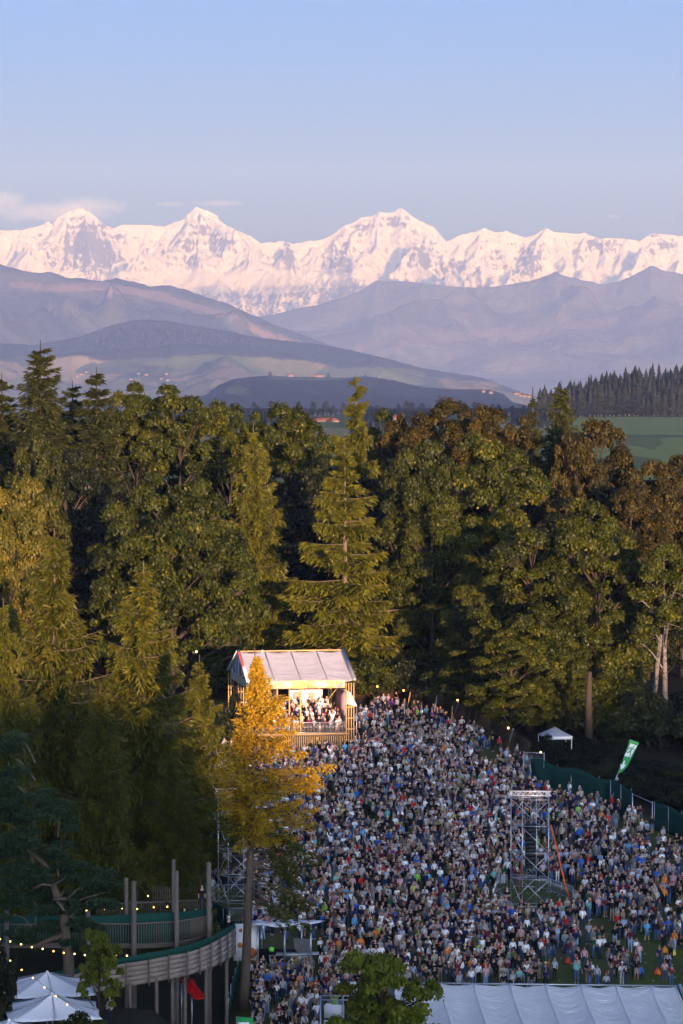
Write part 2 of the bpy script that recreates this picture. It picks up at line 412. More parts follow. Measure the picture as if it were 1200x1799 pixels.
# hazy massif under the snow range
layer('hazy_massif', [(-260, 560), (300, 540), (420, 560), (480, 552), (520, 542), (560, 535), (600, 524), (630, 512), (662, 492), (690, 493), (730, 496), (780, 501), (830, 506), (862, 504), (900, 500), (940, 490), (975, 478), (990, 484), (1020, 492), (1060, 500), (1085, 494), (1110, 484), (1143, 466), (1160, 474), (1180, 478), (1200, 482), (1300, 470), (1460, 480)],
      36000, 44000, 46500, 665, 430, 2300, 61, step=4, rows=90, jag=2.0, jagwl=16,
      mats=[mat_hill('massif_slopes', (0.010, 0.015, 0.020), (0.030, 0.034, 0.036), (0.04, 0.045, 0.045), (0.075, 0.075, 0.07), 0.0009, 0.004, bump=90.0)],
      attrf=[('rock', bands([([(600, 620), (700, 598), (800, 592), (900, 580)], 9, 1.1), ([(860, 600), (950, 585), (1100, 560), (1200, 552)], 12, .9), ([(660, 560), (900, 545), (1200, 530)], 10, .35), ([(1040, 520), (1143, 478), (1200, 500)], 12, .8), ([(640, 520), (664, 500), (700, 510)], 9, .6)])),
             ('open', bands([([(600, 520), (1200, 500)], 30, .12)]))], backdrop=400)
# long wooded ridge with a cliff band
layer('cliff_ridge', [(-260, 452), (-60, 455), (0, 463), (30, 472), (60, 479), (90, 478), (120, 487), (180, 494), (205, 489), (240, 495), (265, 503), (300, 502), (340, 514), (400, 534), (450, 556), (500, 576), (550, 595), (600, 612), (680, 640), (760, 668), (860, 700), (1460, 760)],
      25500, 31000, 33500, 690, 300, 1500, 67, step=4, rows=90, jag=2.2, jagwl=9,
      mats=[mat_hill('ridge_slopes', (0.006, 0.010, 0.015), (0.018, 0.025, 0.027), (0.025, 0.032, 0.03), (0.05, 0.055, 0.045), 0.0012, 0.006, bump=60.0, rockcol=(0.12, 0.095, 0.095))],
      attrf=[('rock', bands([([(20, 500), (100, 505), (180, 500), (230, 512), (300, 528), (380, 548), (440, 572), (480, 592), (530, 604)], 6, 1.15), ([(60, 512), (200, 506), (300, 516)], 4, .6)])),
             ('open', bands([([(0, 570), (300, 560)], 22, .02)]))], backdrop=300)
# wooded hills, farmland at their foot
layer('wooded_hills', [(-260, 596), (-40, 600), (60, 606), (140, 592), (200, 570), (240, 562), (290, 563), (340, 572), (400, 582), (460, 594), (520, 600), (570, 606), (620, 616), (680, 630), (740, 646), (800, 656), (850, 664), (880, 676), (930, 694), (1000, 705), (1460, 715)],
      17500, 22500, 24500, 712, 110, 1300, 71, step=4, rows=110, jag=1.2, jagwl=5,
      mats=[mat_hill('farm_slopes', (0.006, 0.011, 0.014), (0.018, 0.026, 0.024), (0.035, 0.05, 0.03), (0.08, 0.078, 0.05), 0.0011, 0.010, bump=24.0, patch=0.0035)],
      attrf=[('rock', zero),
             ('open', lambda px, py, X, D, Z: -0.32 + 0.60 * sstep(617, 632, py + 8 * (vn(px / 45, px * 0, 9) - .5) + np.clip(px - 470, 0, 999) * -0.12) * (0.55 + 0.9 * (fbm(px / 60, py / 14, 3, 19) - .25)) + 0.55 * np.exp(-(((px - 700) / 50) ** 2 + ((py - 653) / 6) ** 2)))], backdrop=200)
# near wooded hill carrying a farm
layer('farm_hill', [(-260, 735), (200, 722), (330, 700), (362, 694), (385, 676), (410, 666), (440, 662), (470, 660), (500, 661), (560, 663), (600, 664), (640, 661), (690, 668), (740, 680), (800, 684), (860, 684), (884, 692), (900, 706), (960, 720), (1460, 740)],
      9500, 12500, 13800, 722, 24, 700, 83, step=4, rows=70, jag=0.5,
      mats=[mat_hill('hill_slopes', (0.005, 0.009, 0.008), (0.014, 0.02, 0.016), (0.035, 0.055, 0.022), (0.08, 0.08, 0.045), 0.003, 0.03, bump=8.0)],
      attrf=[('rock', zero), ('open', lambda px, py, X, D, Z: -0.3 + 0.85 * np.exp(-(((px - 545) / 75) ** 4 + ((py - 663) / 5) ** 2)) + 0.6 * np.exp(-(((px - 415) / 26) ** 2 + ((py - 685) / 8) ** 2)))], backdrop=60)
# gentle hill on the right behind the field
def build_field():
    cols = np.arange(880, 1500, 6.0); ds = np.linspace(1400, 4200, 60)
    Dm, Cm = np.meshgrid(ds, cols, indexing='ij')
    top = np.interp(cols, [880, 960, 1000, 1060, 1500], [745, 738, 734, 733, 731])
    z0 = G(0, 1400) - 1.0
    zt = CAMZ + np.tan(np.arctan((899.5 - top) / F) - PITCH) * 3200
    f = np.clip((Dm - 1400) / 1800, 0, 1)
    Z = z0 + (zt[None] - z0) * (f ** 0.8) + np.where(Dm > 3200, (Dm - 3200) * 0.012, 0) + 1.2 * (fbm(Dm / 240, Cm / 60, 3, 5) - .5)
    edge = sstep(880, 960, Cm); Z = Z * edge + (1 - edge) * (-14)
    X = (Cm - 600) / F * Dm
    t = NT('mown_field'); p = t.pos()
    st = t.n('ShaderNodeTexWave', {'Scale': 0.018, 'Distortion': 2.0, 'Detail': 3, 'Vector': t.n('ShaderNodeMapping', {'Vector': p, 'Rotation': (0, 0, 0.5)}).outputs[0]}).outputs['Fac']
    c = t.mix(t.noise(0.01, 5, 0.6, p), (0.11, 0.18, 0.045), (0.16, 0.22, 0.07)); c = t.mix(t.math('MULTIPLY', st, 0.35), c, (0.15, 0.18, 0.07))
    t.bsdf(c, 0.95, 0, 0.05, bump=t.noise(0.3, 4, 0.7, p), bstr=0.4, bdist=0.6)
    V = np.stack([X, Dm, Z], -1).reshape(-1, 3)
    o = link('green_field', mesh_np('green_field', V, grid_faces(len(ds), len(cols)), [t.m], True)); o['kind'] = 'structure'
    def fz(px, d):
        j = np.interp(px, cols, np.arange(len(cols))); i = np.interp(d, ds, np.arange(len(ds)))
        return float(Z[int(round(i)), int(round(j))])
    return fz
FIELD_Z = build_field()

# ---------------------------------------------------------------- haze
def build_haze():
    b = MB(); b.box((0, 30000, 1600), (23500, 65500, 4300))
    t = NT('haze_air')
    v = t.n('ShaderNodeVolumePrincipled', {'Color': (0.30, 0.46, 1.0, 1), 'Density': HAZE_D, 'Anisotropy': 0.0, 'Absorption Color': (1, 1, 1, 1)})
    t.t.links.new(v.outputs[0], t.out.inputs['Volume'])
    o = b.build('haze', t.m); o['kind'] = 'stuff'
HAZE_D = 2.4e-5
build_haze()
# ---------------------------------------------------------------- trees
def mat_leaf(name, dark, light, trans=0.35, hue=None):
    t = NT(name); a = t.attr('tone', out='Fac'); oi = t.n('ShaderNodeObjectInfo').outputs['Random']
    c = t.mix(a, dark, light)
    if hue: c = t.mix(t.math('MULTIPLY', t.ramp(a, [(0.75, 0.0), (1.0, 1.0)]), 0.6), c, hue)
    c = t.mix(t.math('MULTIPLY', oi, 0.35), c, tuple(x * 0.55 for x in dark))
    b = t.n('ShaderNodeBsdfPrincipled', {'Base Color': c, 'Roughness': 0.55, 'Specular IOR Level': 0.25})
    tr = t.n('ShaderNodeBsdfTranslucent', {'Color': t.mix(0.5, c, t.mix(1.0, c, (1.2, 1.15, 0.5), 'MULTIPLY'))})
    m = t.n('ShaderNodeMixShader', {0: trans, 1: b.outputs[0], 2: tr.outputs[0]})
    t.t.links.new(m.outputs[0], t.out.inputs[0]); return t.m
def mat_bark(name, dark, light, spots=None):
    t = NT(name); v = t.n('ShaderNodeMapping', {'Vector': t.obj(), 'Scale': (5, 5, 1.2)}).outputs[0]
    f = t.noise(1.6, 5, 0.7, v); c = t.mix(f, dark, light)
    if spots: c = t.mix(t.ramp(t.noise(0.9, 3, 0.6, t.n('ShaderNodeMapping', {'Vector': t.obj(), 'Scale': (3, 3, 4)}).outputs[0]), [(0.55, 0.0), (0.6, 1.0)]), c, spots)
    t.bsdf(c, 0.9, 0, 0.1, bump=f, bstr=0.7, bdist=0.05); return t.m
BARK = mat_bark('brown_bark', (0.018, 0.015, 0.011), (0.062, 0.050, 0.037))
BARK_L = mat_bark('larch_bark', (0.05, 0.038, 0.028), (0.17, 0.125, 0.09))
BARK_P = mat_bark('pale_bark', (0.08, 0.073, 0.063), (0.17, 0.157, 0.137), (0.04, 0.035, 0.03))
LEAF_M = mat_leaf('maple_leaves', (0.008, 0.015, 0.002), (0.088, 0.104, 0.006), hue=(0.19, 0.14, 0.010))
LEAF_C = mat_leaf('chestnut_leaves', (0.008, 0.015, 0.002), (0.078, 0.094, 0.007), hue=(0.2, 0.17, 0.016))
LEAF_Y = mat_leaf('yellowing_leaves', (0.04, 0.05, 0.006), (0.16, 0.135, 0.015), hue=(0.22, 0.13, 0.015))
LEAF_B = mat_leaf('brown_green_leaves', (0.014, 0.015, 0.003), (0.095, 0.074, 0.009), hue=(0.14, 0.085, 0.015))
LEAF_SHADE = mat_leaf('shade_dark_leaves', (0.004, 0.008, 0.002), (0.016, 0.022, 0.004), 0.15)  # the wood's inner shade is put into this leaf colour
NEED_S = mat_leaf('spruce_needles', (0.012, 0.022, 0.005), (0.060, 0.068, 0.010), 0.2)
NEED_C = mat_leaf('light_spruce_needles', (0.034, 0.050, 0.005), (0.170, 0.165, 0.012), 0.3)
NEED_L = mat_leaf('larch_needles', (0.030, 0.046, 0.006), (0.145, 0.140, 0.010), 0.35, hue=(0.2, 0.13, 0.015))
NEED_SUNLIT = mat_leaf('sunlit_gold_needles', (0.32, 0.22, 0.012), (0.88, 0.55, 0.03), 0.5, hue=(0.90, 0.42, 0.02))  # low sun on the needles put into their bright gold colour
NEED_P = mat_leaf('pine_needles', (0.016, 0.036, 0.016), (0.055, 0.085, 0.035), 0.2)
LEAF_F = mat_leaf('fresh_leaves', (0.06, 0.085, 0.008), (0.26, 0.28, 0.022), 0.4)

def quads(C, U, Vv, tone):
    """rhombic leaves: centres, half long axis, half short axis"""
    n = len(C)
    V = np.empty((n, 4, 3)); V[:, 0] = C - U; V[:, 1] = C + Vv - U * 0.1; V[:, 2] = C + U; V[:, 3] = C - Vv - U * 0.1
    Fq = np.arange(n * 4).reshape(n, 4)
    return V.reshape(-1, 3), Fq, np.repeat(tone, 4)
def unit(v): return v / (np.linalg.norm(v, axis=-1, keepdims=True) + 1e-9)

def leafy(seed, H, R, cb=0.25, nb=46, nleaf=30000, ls=0.26, shape=1.0, rb=(0.17, 0.27), flat=0.8, open_=0.0, bark_seg=6):
    """broad-leaved tree: returns (trunk MB, leaf V, F, tone)"""
    g = np.random.default_rng(seed); rnd = random.Random(seed)
    zc, hz = H * (cb + 1) / 2, H * (1 - cb) / 2
    B = []
    while len(B) < nb:
        d = unit(g.normal(size=3)); 
        if d[2] < -0.9: continue
        r = g.uniform(0.6, 0.9) if g.random() < 0.78 else g.uniform(0.1, 0.55)
        prof = (1 - 0.25 * max(0, d[2]) * shape)
        q_ = math.sqrt(max(0.02, 1 - abs(d[2]) ** 3)) / (math.hypot(d[0], d[1]) + 1e-6)
        c = np.array([d[0] * q_ * R * r * prof, d[1] * q_ * R * r * prof, zc + d[2] * hz * r])
        c += g.normal(size=3) * R * 0.05
        rr = R * g.uniform(*rb)
        B.append((c, rr))
    mb = MB()
    top = Vector((rnd.uniform(-.06, .06) * R, rnd.uniform(-.06, .06) * R, H * 0.78))
    r0 = 0.012 * H + 0.12
    tp = [Vector((0, 0, -0.5)), Vector((0, 0, H * .12)), Vector((top.x * .3, top.y * .3, H * .38)), Vector((top.x * .6, top.y * .6, H * .6)), top]
    mb.tube(tp, [r0 * 1.25, r0, r0 * .75, r0 * .45, r0 * .12], 8)
    def on_trunk(z):
        z = max(0.0, min(z, top.z)); 
        for i in range(len(tp) - 1):
            if tp[i + 1].z >= z: f = (z - tp[i].z) / (tp[i + 1].z - tp[i].z); return tp[i].lerp(tp[i + 1], f)
        return top
    for c, rr in B[:(12 if cb > .5 else 30)]:
        cv = Vector(c); z = max(H * cb * .75, min(cv.z - 0.35 * math.hypot(c[0], c[1]) - 0.1 * H, H * .74))
        a = on_trunk(z); m = a.lerp(cv, .5) + Vector((0, 0, 0.08 * (cv - a).length)); rb0 = (0.018 if cb > .5 else 0.024) * (cv - a).length + .02
        mb.tube([a, m, cv], [rb0, rb0 * .6, rb0 * .2], 5, cap=False)
        for k in range(3):
            e = cv + Vector(g.normal(size=3)) * rr * .6; mb.tube([m.lerp(cv, .6), e], [rb0 * .35, .012], 3, cap=False)
    w = np.array([rr ** 1.6 * (.35 + .65 * min(1, (math.hypot(c[0], c[1]) / R + abs(c[2] - zc) / hz) * 1.0)) for c, rr in B]); w = w / w.sum()
    bi = g.choice(len(B), nleaf, p=w)
    C0 = np.array([b[0] for b in B])[bi]; RR = np.array([b[1] for b in B])[bi]
    btone = g.uniform(-.24, .22, len(B))[bi]
    d = unit(g.normal(size=(nleaf, 3))); low = d[:, 2] < -0.35; d[low, 2] *= -1
    r = RR * (0.55 + 0.5 * g.random(nleaf) ** 0.6)
    # twig clusters: pull leaves onto sub centres
    sub = unit(g.normal(size=(len(B), 26, 3)))
    si = g.integers(0, 26, nleaf); sd = sub[bi, si]; sd[:, 2] = np.abs(sd[:, 2]) * 0.9 - 0.15
    d = unit(d * 0.42 + unit(sd) * (0.95))
    C = C0 + d * r[:, None] * np.array([1, 1, flat])
    C += g.normal(size=(nleaf, 3)) * ls * 0.5
    nrm = unit(d * 0.8 + np.array([0, 0, .5]) + g.normal(size=(nleaf, 3)) * .55)
    u = unit(np.cross(nrm, g.normal(size=(nleaf, 3)))); v = np.cross(nrm, u)
    s = ls * g.uniform(.6, 1.25, nleaf)[:, None]
    tone = np.clip(0.45 + btone + g.normal(size=nleaf) * .2, 0, 1)
    V, Fq, T = quads(C, u * s, v * s * .6, tone)
    return mb, V, Fq, T

def conifer(seed, H, R, cb=0.06, step=0.55, per=7, n_spray=26, ln=0.45, wd=0.07, droop=0.25, tipup=0.12, fan=0.32, gap=0.0, power=0.85, hang=0.5, irregular=0.25, tr=None, top_clear=0.97, budget=36000):
    g = np.random.default_rng(seed); mb = MB()
    r0 = tr or (0.010 * H + 0.1)
    mb.tube([Vector((0, 0, -.6)), Vector((0, 0, H * .3)), Vector((0, 0, H * .7)), Vector((0, 0, H))], [r0 * 1.15, r0 * .85, r0 * .4, .03], 8)
    br = []
    z = H * cb
    while z < H * top_clear:
        f = (z / H - cb) / (1 - cb)
        L0 = R * max(0.03, (1 - f)) ** power
        if f < 0.10: L0 *= 0.65 + f * 3.5
        n = max(3, int(per * (0.55 + 0.45 * (1 - f)) + .5)); ph = g.random() * 6.28
        for k in range(n):
            if g.random() < gap: continue
            th = ph + k * 6.283 / n + g.normal() * .25
            L = L0 * g.uniform(1 - irregular * 1.2, 1 + irregular * 0.6)
            br.append((z + g.normal() * step * .3, th, L, f))
        z += step * (1.15 - 0.5 * f)
    tot = sum(b[2] + 0.4 for b in br); C = []; U = []; W = []; T = []
    for z, th, L, f in br:
        dirv = np.array([math.cos(th), math.sin(th), 0]); lat = np.array([-math.sin(th), math.cos(th), 0])
        dr = droop * (1 - f * 1.6)
        n = max(6, int(budget * (L + 0.4) / tot)); s = g.random(n) ** 0.75 * 0.96 + 0.04
        def at(s): return s[:, None] * L * dirv + np.stack([s * 0, s * 0, -dr * L * s + (tipup + .0) * L * s ** 3], 1)
        side = g.normal(size=n) * fan * L * (1.05 - s) * (s > .12) * 0.7 + g.normal(size=n) * 0.10
        hg = np.abs(g.normal(size=n)) * hang * (0.35 + 0.65 * g.random(n)) * min(1.0, L / 2.5)
        c = at(s) + lat * side[:, None]; c[:, 2] += z - hg - np.abs(side) * 0.18
        out = unit(dirv * (.75 * g.uniform(.4, 1.2, n)[:, None]) + lat * (np.sign(side) * g.uniform(.2, 1.0, n))[:, None] + np.array([0, 0, 1]) * (-hg * .9 + g.normal(size=n) * .25)[:, None])
        pr = unit(np.cross(out, g.normal(size=(n, 3)) * .6 + np.array([0, 0, 1])))
        ll = ln * g.uniform(.5, 1.15, n)[:, None]
        C.append(c); U.append(out * ll); W.append(pr * wd * g.uniform(.7, 1.4, n)[:, None])
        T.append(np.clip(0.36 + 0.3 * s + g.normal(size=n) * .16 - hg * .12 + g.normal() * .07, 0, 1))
        sp = [Vector((0, 0, z)), Vector(tuple(at(np.array([.5]))[0])) + Vector((0, 0, z)), Vector(tuple(at(np.array([.97]))[0])) + Vector((0, 0, z))]
        rb0 = 0.016 * L + .012; mb.tube(sp, [rb0, rb0 * .6, .008], 3, cap=False)
    V, Fq, T = quads(np.concatenate(C), np.concatenate(U), np.concatenate(W), np.concatenate(T))
    return mb, V, Fq, T

PROTO = {}
def proto(key, fn, leafmat, bark, *a, **k):
    mb, V, Fq, T = fn(*a, **k)
    if fn is leafy:
        f_ = a[1] / np.quantile(V[:, 2], .9995); V[:, 2] *= f_; mb.v = [(x, y, z * f_) for x, y, z in mb.v]
    PROTO[key] = (mb.mesh('trunk', [bark], True), mesh_np('crown', V, Fq, [leafmat], False, attrs=[('tone', 'POINT', T)]), k.get('H', a[1]), a[2], leafmat)
def recolour(key, new, leafmat):
    tm, cm, H, R, _ = PROTO[key]; PROTO[new] = (tm, cm, H, R, leafmat)
def put_crown(cm, mat, root):
    o = link('crown', cm, root)
    if cm.materials[0] != mat: o.material_slots[0].link = 'OBJECT'; o.material_slots[0].material = mat
    return o
# seed, H, R
proto('maple', leafy, LEAF_M, BARK, 1, 24.0, 7.0, cb=-.02, nb=96, nleaf=66000, ls=.20, rb=(.14, .28))
proto('maple2', leafy, LEAF_M, BARK, 2, 22.0, 6.5, cb=-.02, nb=104, nleaf=60000, ls=.195, rb=(.12, .24))
proto('maple3', leafy, LEAF_M, BARK, 3, 25.0, 6.0, cb=.16, nb=100, nleaf=52000, ls=.20, rb=(.14, .26))
proto('chestnut', leafy, LEAF_C, BARK, 4, 21.0, 10.0, cb=.0, nb=240, nleaf=96000, ls=.21, rb=(.10, .17), shape=.4)
proto('wispy', leafy, LEAF_B, BARK, 5, 25.0, 6.5, cb=.0, nb=160, nleaf=60000, ls=.18, rb=(.09, .19), flat=1.35)
proto('slim', leafy, LEAF_M, BARK_P, 6, 24.0, 4.6, cb=.40, nb=50, nleaf=20000, ls=.24, rb=(.2, .3))
proto('tall', leafy, LEAF_M, BARK, 31, 30.0, 6.0, cb=.60, nb=60, nleaf=30000, ls=.20, rb=(.15, .28))
proto('tall2', leafy, LEAF_B, BARK, 32, 30.0, 6.2, cb=.62, nb=80, nleaf=30000, ls=.18, rb=(.10, .2), flat=1.2)
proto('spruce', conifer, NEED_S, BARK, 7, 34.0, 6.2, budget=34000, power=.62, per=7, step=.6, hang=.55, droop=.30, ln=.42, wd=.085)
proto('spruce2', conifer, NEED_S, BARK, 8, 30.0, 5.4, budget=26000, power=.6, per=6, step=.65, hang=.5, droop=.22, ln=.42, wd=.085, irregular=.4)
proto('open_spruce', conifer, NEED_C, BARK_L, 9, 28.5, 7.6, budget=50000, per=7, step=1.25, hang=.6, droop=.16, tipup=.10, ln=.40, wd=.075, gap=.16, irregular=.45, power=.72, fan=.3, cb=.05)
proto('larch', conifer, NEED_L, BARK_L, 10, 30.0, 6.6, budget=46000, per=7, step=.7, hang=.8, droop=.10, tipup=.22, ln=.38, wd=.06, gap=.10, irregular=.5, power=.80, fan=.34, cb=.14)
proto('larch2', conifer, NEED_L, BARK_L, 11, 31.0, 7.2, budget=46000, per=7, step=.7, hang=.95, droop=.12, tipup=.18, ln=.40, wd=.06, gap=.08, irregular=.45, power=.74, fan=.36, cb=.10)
recolour('maple', 'yellow', LEAF_Y); recolour('maple2', 'dark', LEAF_SHADE); recolour('maple3', 'dark2', LEAF_SHADE); recolour('wispy', 'wispy_green', LEAF_M)
recolour('tall2', 'tall_green', LEAF_M); recolour('larch', 'pale_conifer', NEED_C); recolour('maple', 'brown', LEAF_B)

def tree(key, px, top_py, d, width_px=None, base_z=None, name='tree', label='', cat='tree', group=None, rz=0.0, lean=(0, 0)):
    tm, cm, H, R, lm = PROTO[key]
    x = xat(px, d); gz = float(G(x, d)) if base_z is None else base_z
    zt = P(px, top_py, d).z; h = zt - gz
    sz = h / H; sx = (width_px / F * d / 2) / R if width_px else sz
    root = empty(name, (x, d, gz), rz, label, cat, group)
    root.scale = (sx, sx, sz); root.rotation_euler = (lean[0], lean[1], rz)
    link('trunk', tm, root); put_crown(cm, lm, root)
    return root

# ---- front row: larches and the pine on the left
tree('larch2', 95, 928, 262, 330, name='larch_tree', label='tallest feathery larch over the wooden walkway, top lit and foot in shade', group='larches before the field', rz=.3)
tree('larch', 252, 985, 268, 300, name='larch_tree', label='larch beside the tallest one, its tip golden, trunk showing between the branches', group='larches before the field', rz=1.3)
tree('larch', 350, 1150, 278, 190, name='larch_tree', label='short golden larch between the two trunks behind the stand roof corner', group='larches before the field', rz=2.1)
tree('larch2', 5, 1050, 250, 230, name='larch_tree', label='dark shaded larch at the picture edge beside the tallest larch', group='larches before the field', rz=2.9)
tree('larch', 175, 1200, 244, 230, name='larch_tree', label='shaded lower larch before the two tall larches above the walkway lights', group='larches before the field', rz=4.1)
tree('larch2', 300, 1320, 250, 190, name='larch_tree', label='shaded drooping larch reaching to the scaffold tower by the walkway', group='larches before the field', rz=5.0)

# golden slim larch with a long bare trunk
def golden_larch():
    d = 235.0; x = xat(437, d); gz = float(G(x, d)); H = P(445, 1138, d).z - gz
    g = np.random.default_rng(3); mb = MB()
    zz = lambda py: P(440, py, d).z - gz
    xx = lambda px: (px - 437) / F * d
    mb.tube([(xx(425), 0, -.4), (xx(430), 0, zz(1720)), (xx(437), 0, zz(1560)), (xx(444), 0, zz(1400)), (xx(449), 0, zz(1280)), (xx(449), 0, zz(1200)), (xx(447), 0, H)], [.38, .33, .27, .20, .15, .09, .03], 10)
    C = []; U = []; W = []; T = []
    def branch(z, th, L, rise, n, bare=0.0, sag=0.0):
        dv = np.array([math.cos(th), math.sin(th), 0]); lat = np.array([-dv[1], dv[0], 0]); x0 = np.interp(z, [0, zz(1720), zz(1560), zz(1400), zz(1280), H], [xx(425), xx(430), xx(437), xx(444), xx(449), xx(447)])
        def at(s): return np.stack([x0 + dv[0] * L * s, dv[1] * L * s, z + rise * L * s - sag * L * s ** 2 + .10 * L * s ** 4], -1)
        pts = [Vector(at(s)) for s in (0, .25, .5, .75, .98)]; r = .014 * L + .015
        mb.tube(pts, [r, r * .8, r * .55, r * .35, .008], 4, cap=False)
        for k in range(int(5 * L)):
            s = g.uniform(.25, .95); e = at(s) + lat * g.normal() * .25 * L * (1.1 - s) + np.array([0, 0, -abs(g.normal()) * .3]); mb.tube([Vector(at(s)), Vector(e)], [.014, .006], 3, cap=False)
        s = bare + (1 - bare) * g.random(n) ** .8; side = g.normal(size=n) * .20 * L * (1.1 - s) + g.normal(size=n) * .10
        hg = np.abs(g.normal(size=n)) * .28
        c = at(s) + lat * side[:, None] + np.array([0, 0, -1]) * hg[:, None] + g.normal(size=(n, 3)) * .06
        o = unit(dv * .6 + lat * np.sign(side)[:, None] * .5 + g.normal(size=(n, 3)) * .5); p_ = unit(np.cross(o, g.normal(size=(n, 3))))
        C.append(c); U.append(o * .20 * g.uniform(.6, 1.3, n)[:, None]); W.append(p_ * .05 * g.uniform(.6, 1.4, n)[:, None]); T.append(np.clip(.5 + g.normal(size=n) * .22, 0, 1))
    for k in range(190):
        py = 1150 + 320 * (k / 190) ** 1.0; z = zz(py + 5); f = (py - 1150) / 320
        L = 0.5 + (0.25 + 3.9 * min(1, max(0, (f - .18) / .42)) ** .8) * g.uniform(.5, 1.1) + (0.8 if .2 < f else 0)
        if f < .2: L = .35 + 1.1 * f / .2 * g.uniform(.5, 1.2)
        if f > .8: L *= .8
        th = g.random() * 6.28; L *= .80 + .28 * math.cos(th)
        if float(vn(np.array(k / 5.5), np.array(th * .8), 41)) < .33 and f > .12: continue
        branch(z, th, L, g.uniform(-.05, .22), int(24 + 50 * L), sag=.12)
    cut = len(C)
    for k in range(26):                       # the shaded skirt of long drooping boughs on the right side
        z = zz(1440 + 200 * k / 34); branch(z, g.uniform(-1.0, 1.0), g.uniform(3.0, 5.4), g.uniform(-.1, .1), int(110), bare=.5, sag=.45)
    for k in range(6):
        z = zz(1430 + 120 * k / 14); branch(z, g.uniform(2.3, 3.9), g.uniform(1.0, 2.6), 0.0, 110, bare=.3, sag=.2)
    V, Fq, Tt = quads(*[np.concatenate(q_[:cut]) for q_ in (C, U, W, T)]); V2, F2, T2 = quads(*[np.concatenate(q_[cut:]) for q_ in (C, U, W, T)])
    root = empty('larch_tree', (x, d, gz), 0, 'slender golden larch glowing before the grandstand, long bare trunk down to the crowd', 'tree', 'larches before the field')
    mb.build('trunk', BARK_L, root, True); link('crown', mesh_np('crown', V, Fq, [NEED_SUNLIT], attrs=[('tone', 'POINT', Tt)]), root)
    link('lower_boughs', mesh_np('lower_boughs', V2, F2, [NEED_L], attrs=[('tone', 'POINT', T2)]), root)  # darker green needles paint the shade below the sunlit crown
golden_larch()

# dark umbrella-like pine at the lower left
def pine():
    d = 208.0; x = xat(110, d); gz = float(G(x, d)); g = np.random.default_rng(8); mb = MB()
    q = lambda px, py, dy=0.0: Vector(((px - 110) / F * d, dy, P(110, py, d).z - gz))
    mb.tube([Vector((0.2, 0, -.5)), q(118, 1690), q(108, 1600), q(75, 1520, .4), q(30, 1480, .5)], [.42, .36, .3, .2, .1], 8)
    mb.tube([q(112, 1640), q(60, 1660, -.5), q(15, 1640, -.4)], [.2, .14, .06], 6)
    pads = [(20, 1400, 38), (62, 1395, 26), (5, 1440, 40), (60, 1432, 38), (105, 1420, 34), (125, 1450, 22), (40, 1480, 46), (5, 1500, 40), (95, 1490, 30), (30, 1540, 50), (85, 1540, 36), (130, 1535, 34), (165, 1545, 34), (60, 1585, 44), (120, 1590, 42), (170, 1580, 36), (190, 1560, 22), (20, 1600, 36), (90, 1630, 40), (150, 1625, 36), (40, 1650, 34), (125, 1665, 26), (10, 1320, 34), (30, 1290, 20), (5, 1365, 36)]
    C = []; Nn = []; T = []
    for px, py, r in pads:
        for k in range(4):
            c = q(px + g.normal() * r * .35, py + g.normal() * r * .25, g.uniform(-1.4, 1.4)); rr = r / F * d * .72
            n = 700; dd = unit(g.normal(size=(n, 3))); dd[:, 2] = np.abs(dd[:, 2]) * .9 - .25
            C.append(np.array(c) + dd * rr * np.array([1, 1, .55]) * (.7 + .35 * g.random((n, 1)))); Nn.append(dd); T.append(np.clip(.35 + .35 * dd[:, 2] + g.normal(size=n) * .15, 0, 1))
        a = q(100 if px > 60 else 60, min(1640, py + 50)); mb.tube([a, a.lerp(q(px, py), .5) + Vector((0, 0, .25)), q(px, py + 6)], [.09, .06, .02], 4, cap=False)
    for pts in [[q(60, 1555, -1.6), q(78, 1545, -1.9), q(95, 1547, -2.0), q(118, 1533, -2.1)], [q(95, 1572, -1.8), q(120, 1570, -2.0)], [q(103, 1575, -1.9), q(113, 1588, -2.0), q(117, 1592, -2.0)]]:
        mb.tube(pts, [.12, .09, .07, .02][:len(pts)], 5)
    C = np.concatenate(C); Nn = np.concatenate(Nn); n = len(C)
    u = unit(Nn + g.normal(size=(n, 3)) * .7); w = unit(np.cross(u, g.normal(size=(n, 3))))
    V, Fq, Tt = quads(C, u * .13, w * .035, np.concatenate(T))
    root = empty('pine_tree', (x, d, gz), 0, 'dark blue-green pine with tufted pads and a bare dead branch above the parasols', 'tree')
    mb.build('trunk', BARK_L, root, True); link('crown', mesh_np('crown', V, Fq, [NEED_P], attrs=[('tone', 'POINT', Tt)]), root)
pine()

